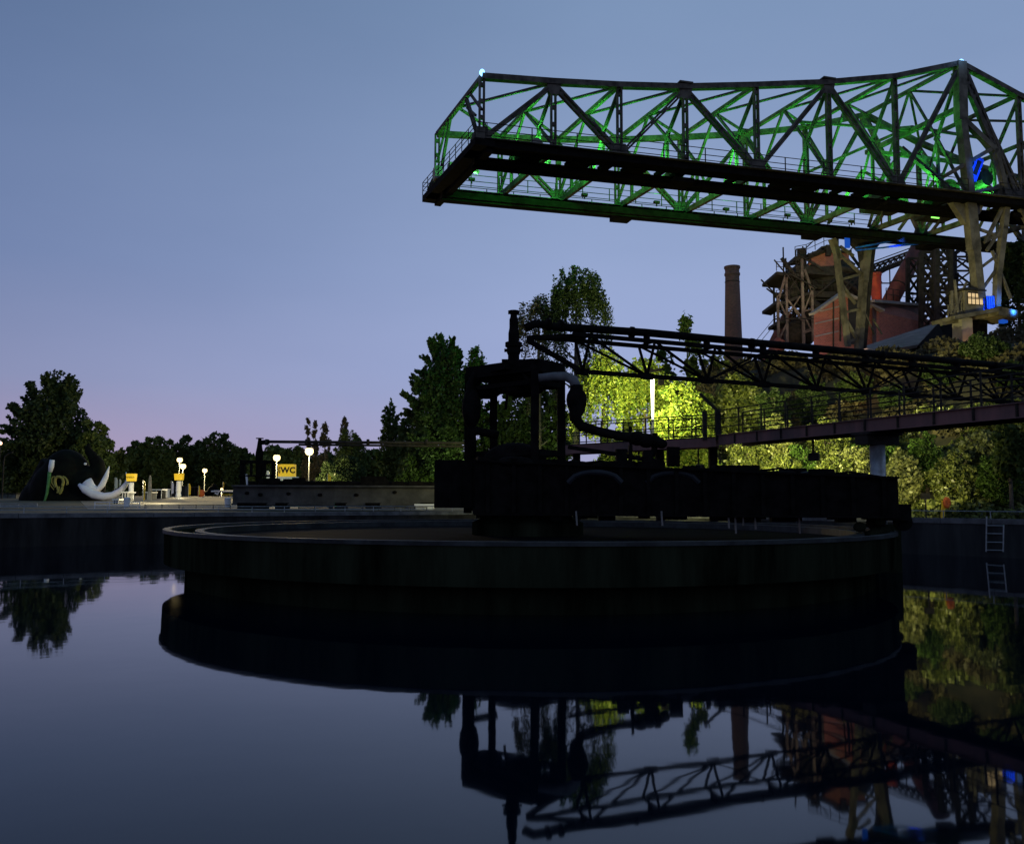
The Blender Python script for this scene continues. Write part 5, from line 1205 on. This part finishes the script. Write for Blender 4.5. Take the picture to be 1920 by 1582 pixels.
stall(780, 812, 948, 73, 'pale box beside the black counterweight', 'tusk', 'tusk')
t = Thing('orange_barrel', (*atY(377, 930, 146)[:2], pz(146)), 'small orange barrel beneath the thin pale lamp pole', 'barrel')
g = MB(); c = atY(377, 928, 146); g.lathe((c[0], 146, pz(146)), [(.4, 0), (.52, .3), (.52, .8), (.4, 1.1)], 14); t.part('drum', g, M['orange'])
# small mammoth
t = Thing('small_mammoth', (*atY(402, 930, 152)[:2], pz(152)), 'small black inflatable mammoth with white tusks near the low lamp', 'inflatable')
g = MB(); k = 152 / F; g.ball(atY(398, 919, 152), (8 * k, .9, 8 * k), 16, 10); g.ball(atY(392, 925, 152), (8 * k, .9, 6 * k), 16, 10); g.tube([atY(402, 922, 152), atY(406, 914, 152), atY(402, 909, 152), atY(397, 909, 152)], [.4, .35, .22, .1], 8); t.part('body', g, M['blackfab'], smooth=True)
for pts in ([(396, 921), (3146, 927), (401, 919)], [(403, 924), (408, 927), (411, 920)]):
    g = MB(); g.tube([atY(x, y, 150.8) for x, y in pts], [.14, .16, .05], 8); t.part('tusk', g, M['white'], smooth=True)
# barriers along the bank
def barrier(x0, x1, ytop, Y, label, m='rail'):
    a, b = atY(x0, ytop, Y), atY(x1, ytop, Y); zb = pz(Y) if Y > 72 else GZ
    single('barrier', railing_mb([(a[0], Y, zb), (b[0], Y, zb)], a[2] - zb, (.15, (a[2] - zb) * .55, a[2] - zb), .03, 1.3, .035), M[m], ((a[0] + b[0]) / 2, Y, zb), label, 'barrier', 'barriers along the bank')
barrier(178, 262, 941, 74, 'pale yellow barrier beneath the mammoth tusks', 'white')
barrier(272, 432, 946, 76, 'thin dark barrier in front of the obelisk slab', 'steel_dark')
barrier(0, 70, 944, 76, 'low barrier left of the mammoth')
barrier(560, 800, 950, 72.5, 'low barrier under the grey rake arm', 'steel_dark')
# people sized dark shapes are absent in the photo; small bins instead
for i, (px, lab) in enumerate([(238, 'white bin under the far tusk'), (427, 'pale bin at the left end of the grey arm')]):
    c = atY(px, 940, 79); g = MB(); g.lathe((c[0], 79, pz(79)), [(.22, 0), (.28, .75), (.3, .8), (.05, .86)], 12); single('waste_bin', g, M['white'], (c[0], 79, pz(79)), lab, 'bin', 'bins on the plaza')
light('plaza_fill_light', atY(300, 905, 95), 1500, (1, .85, .5), .4)  # unseen point light with no lamp post, brightens the plaza
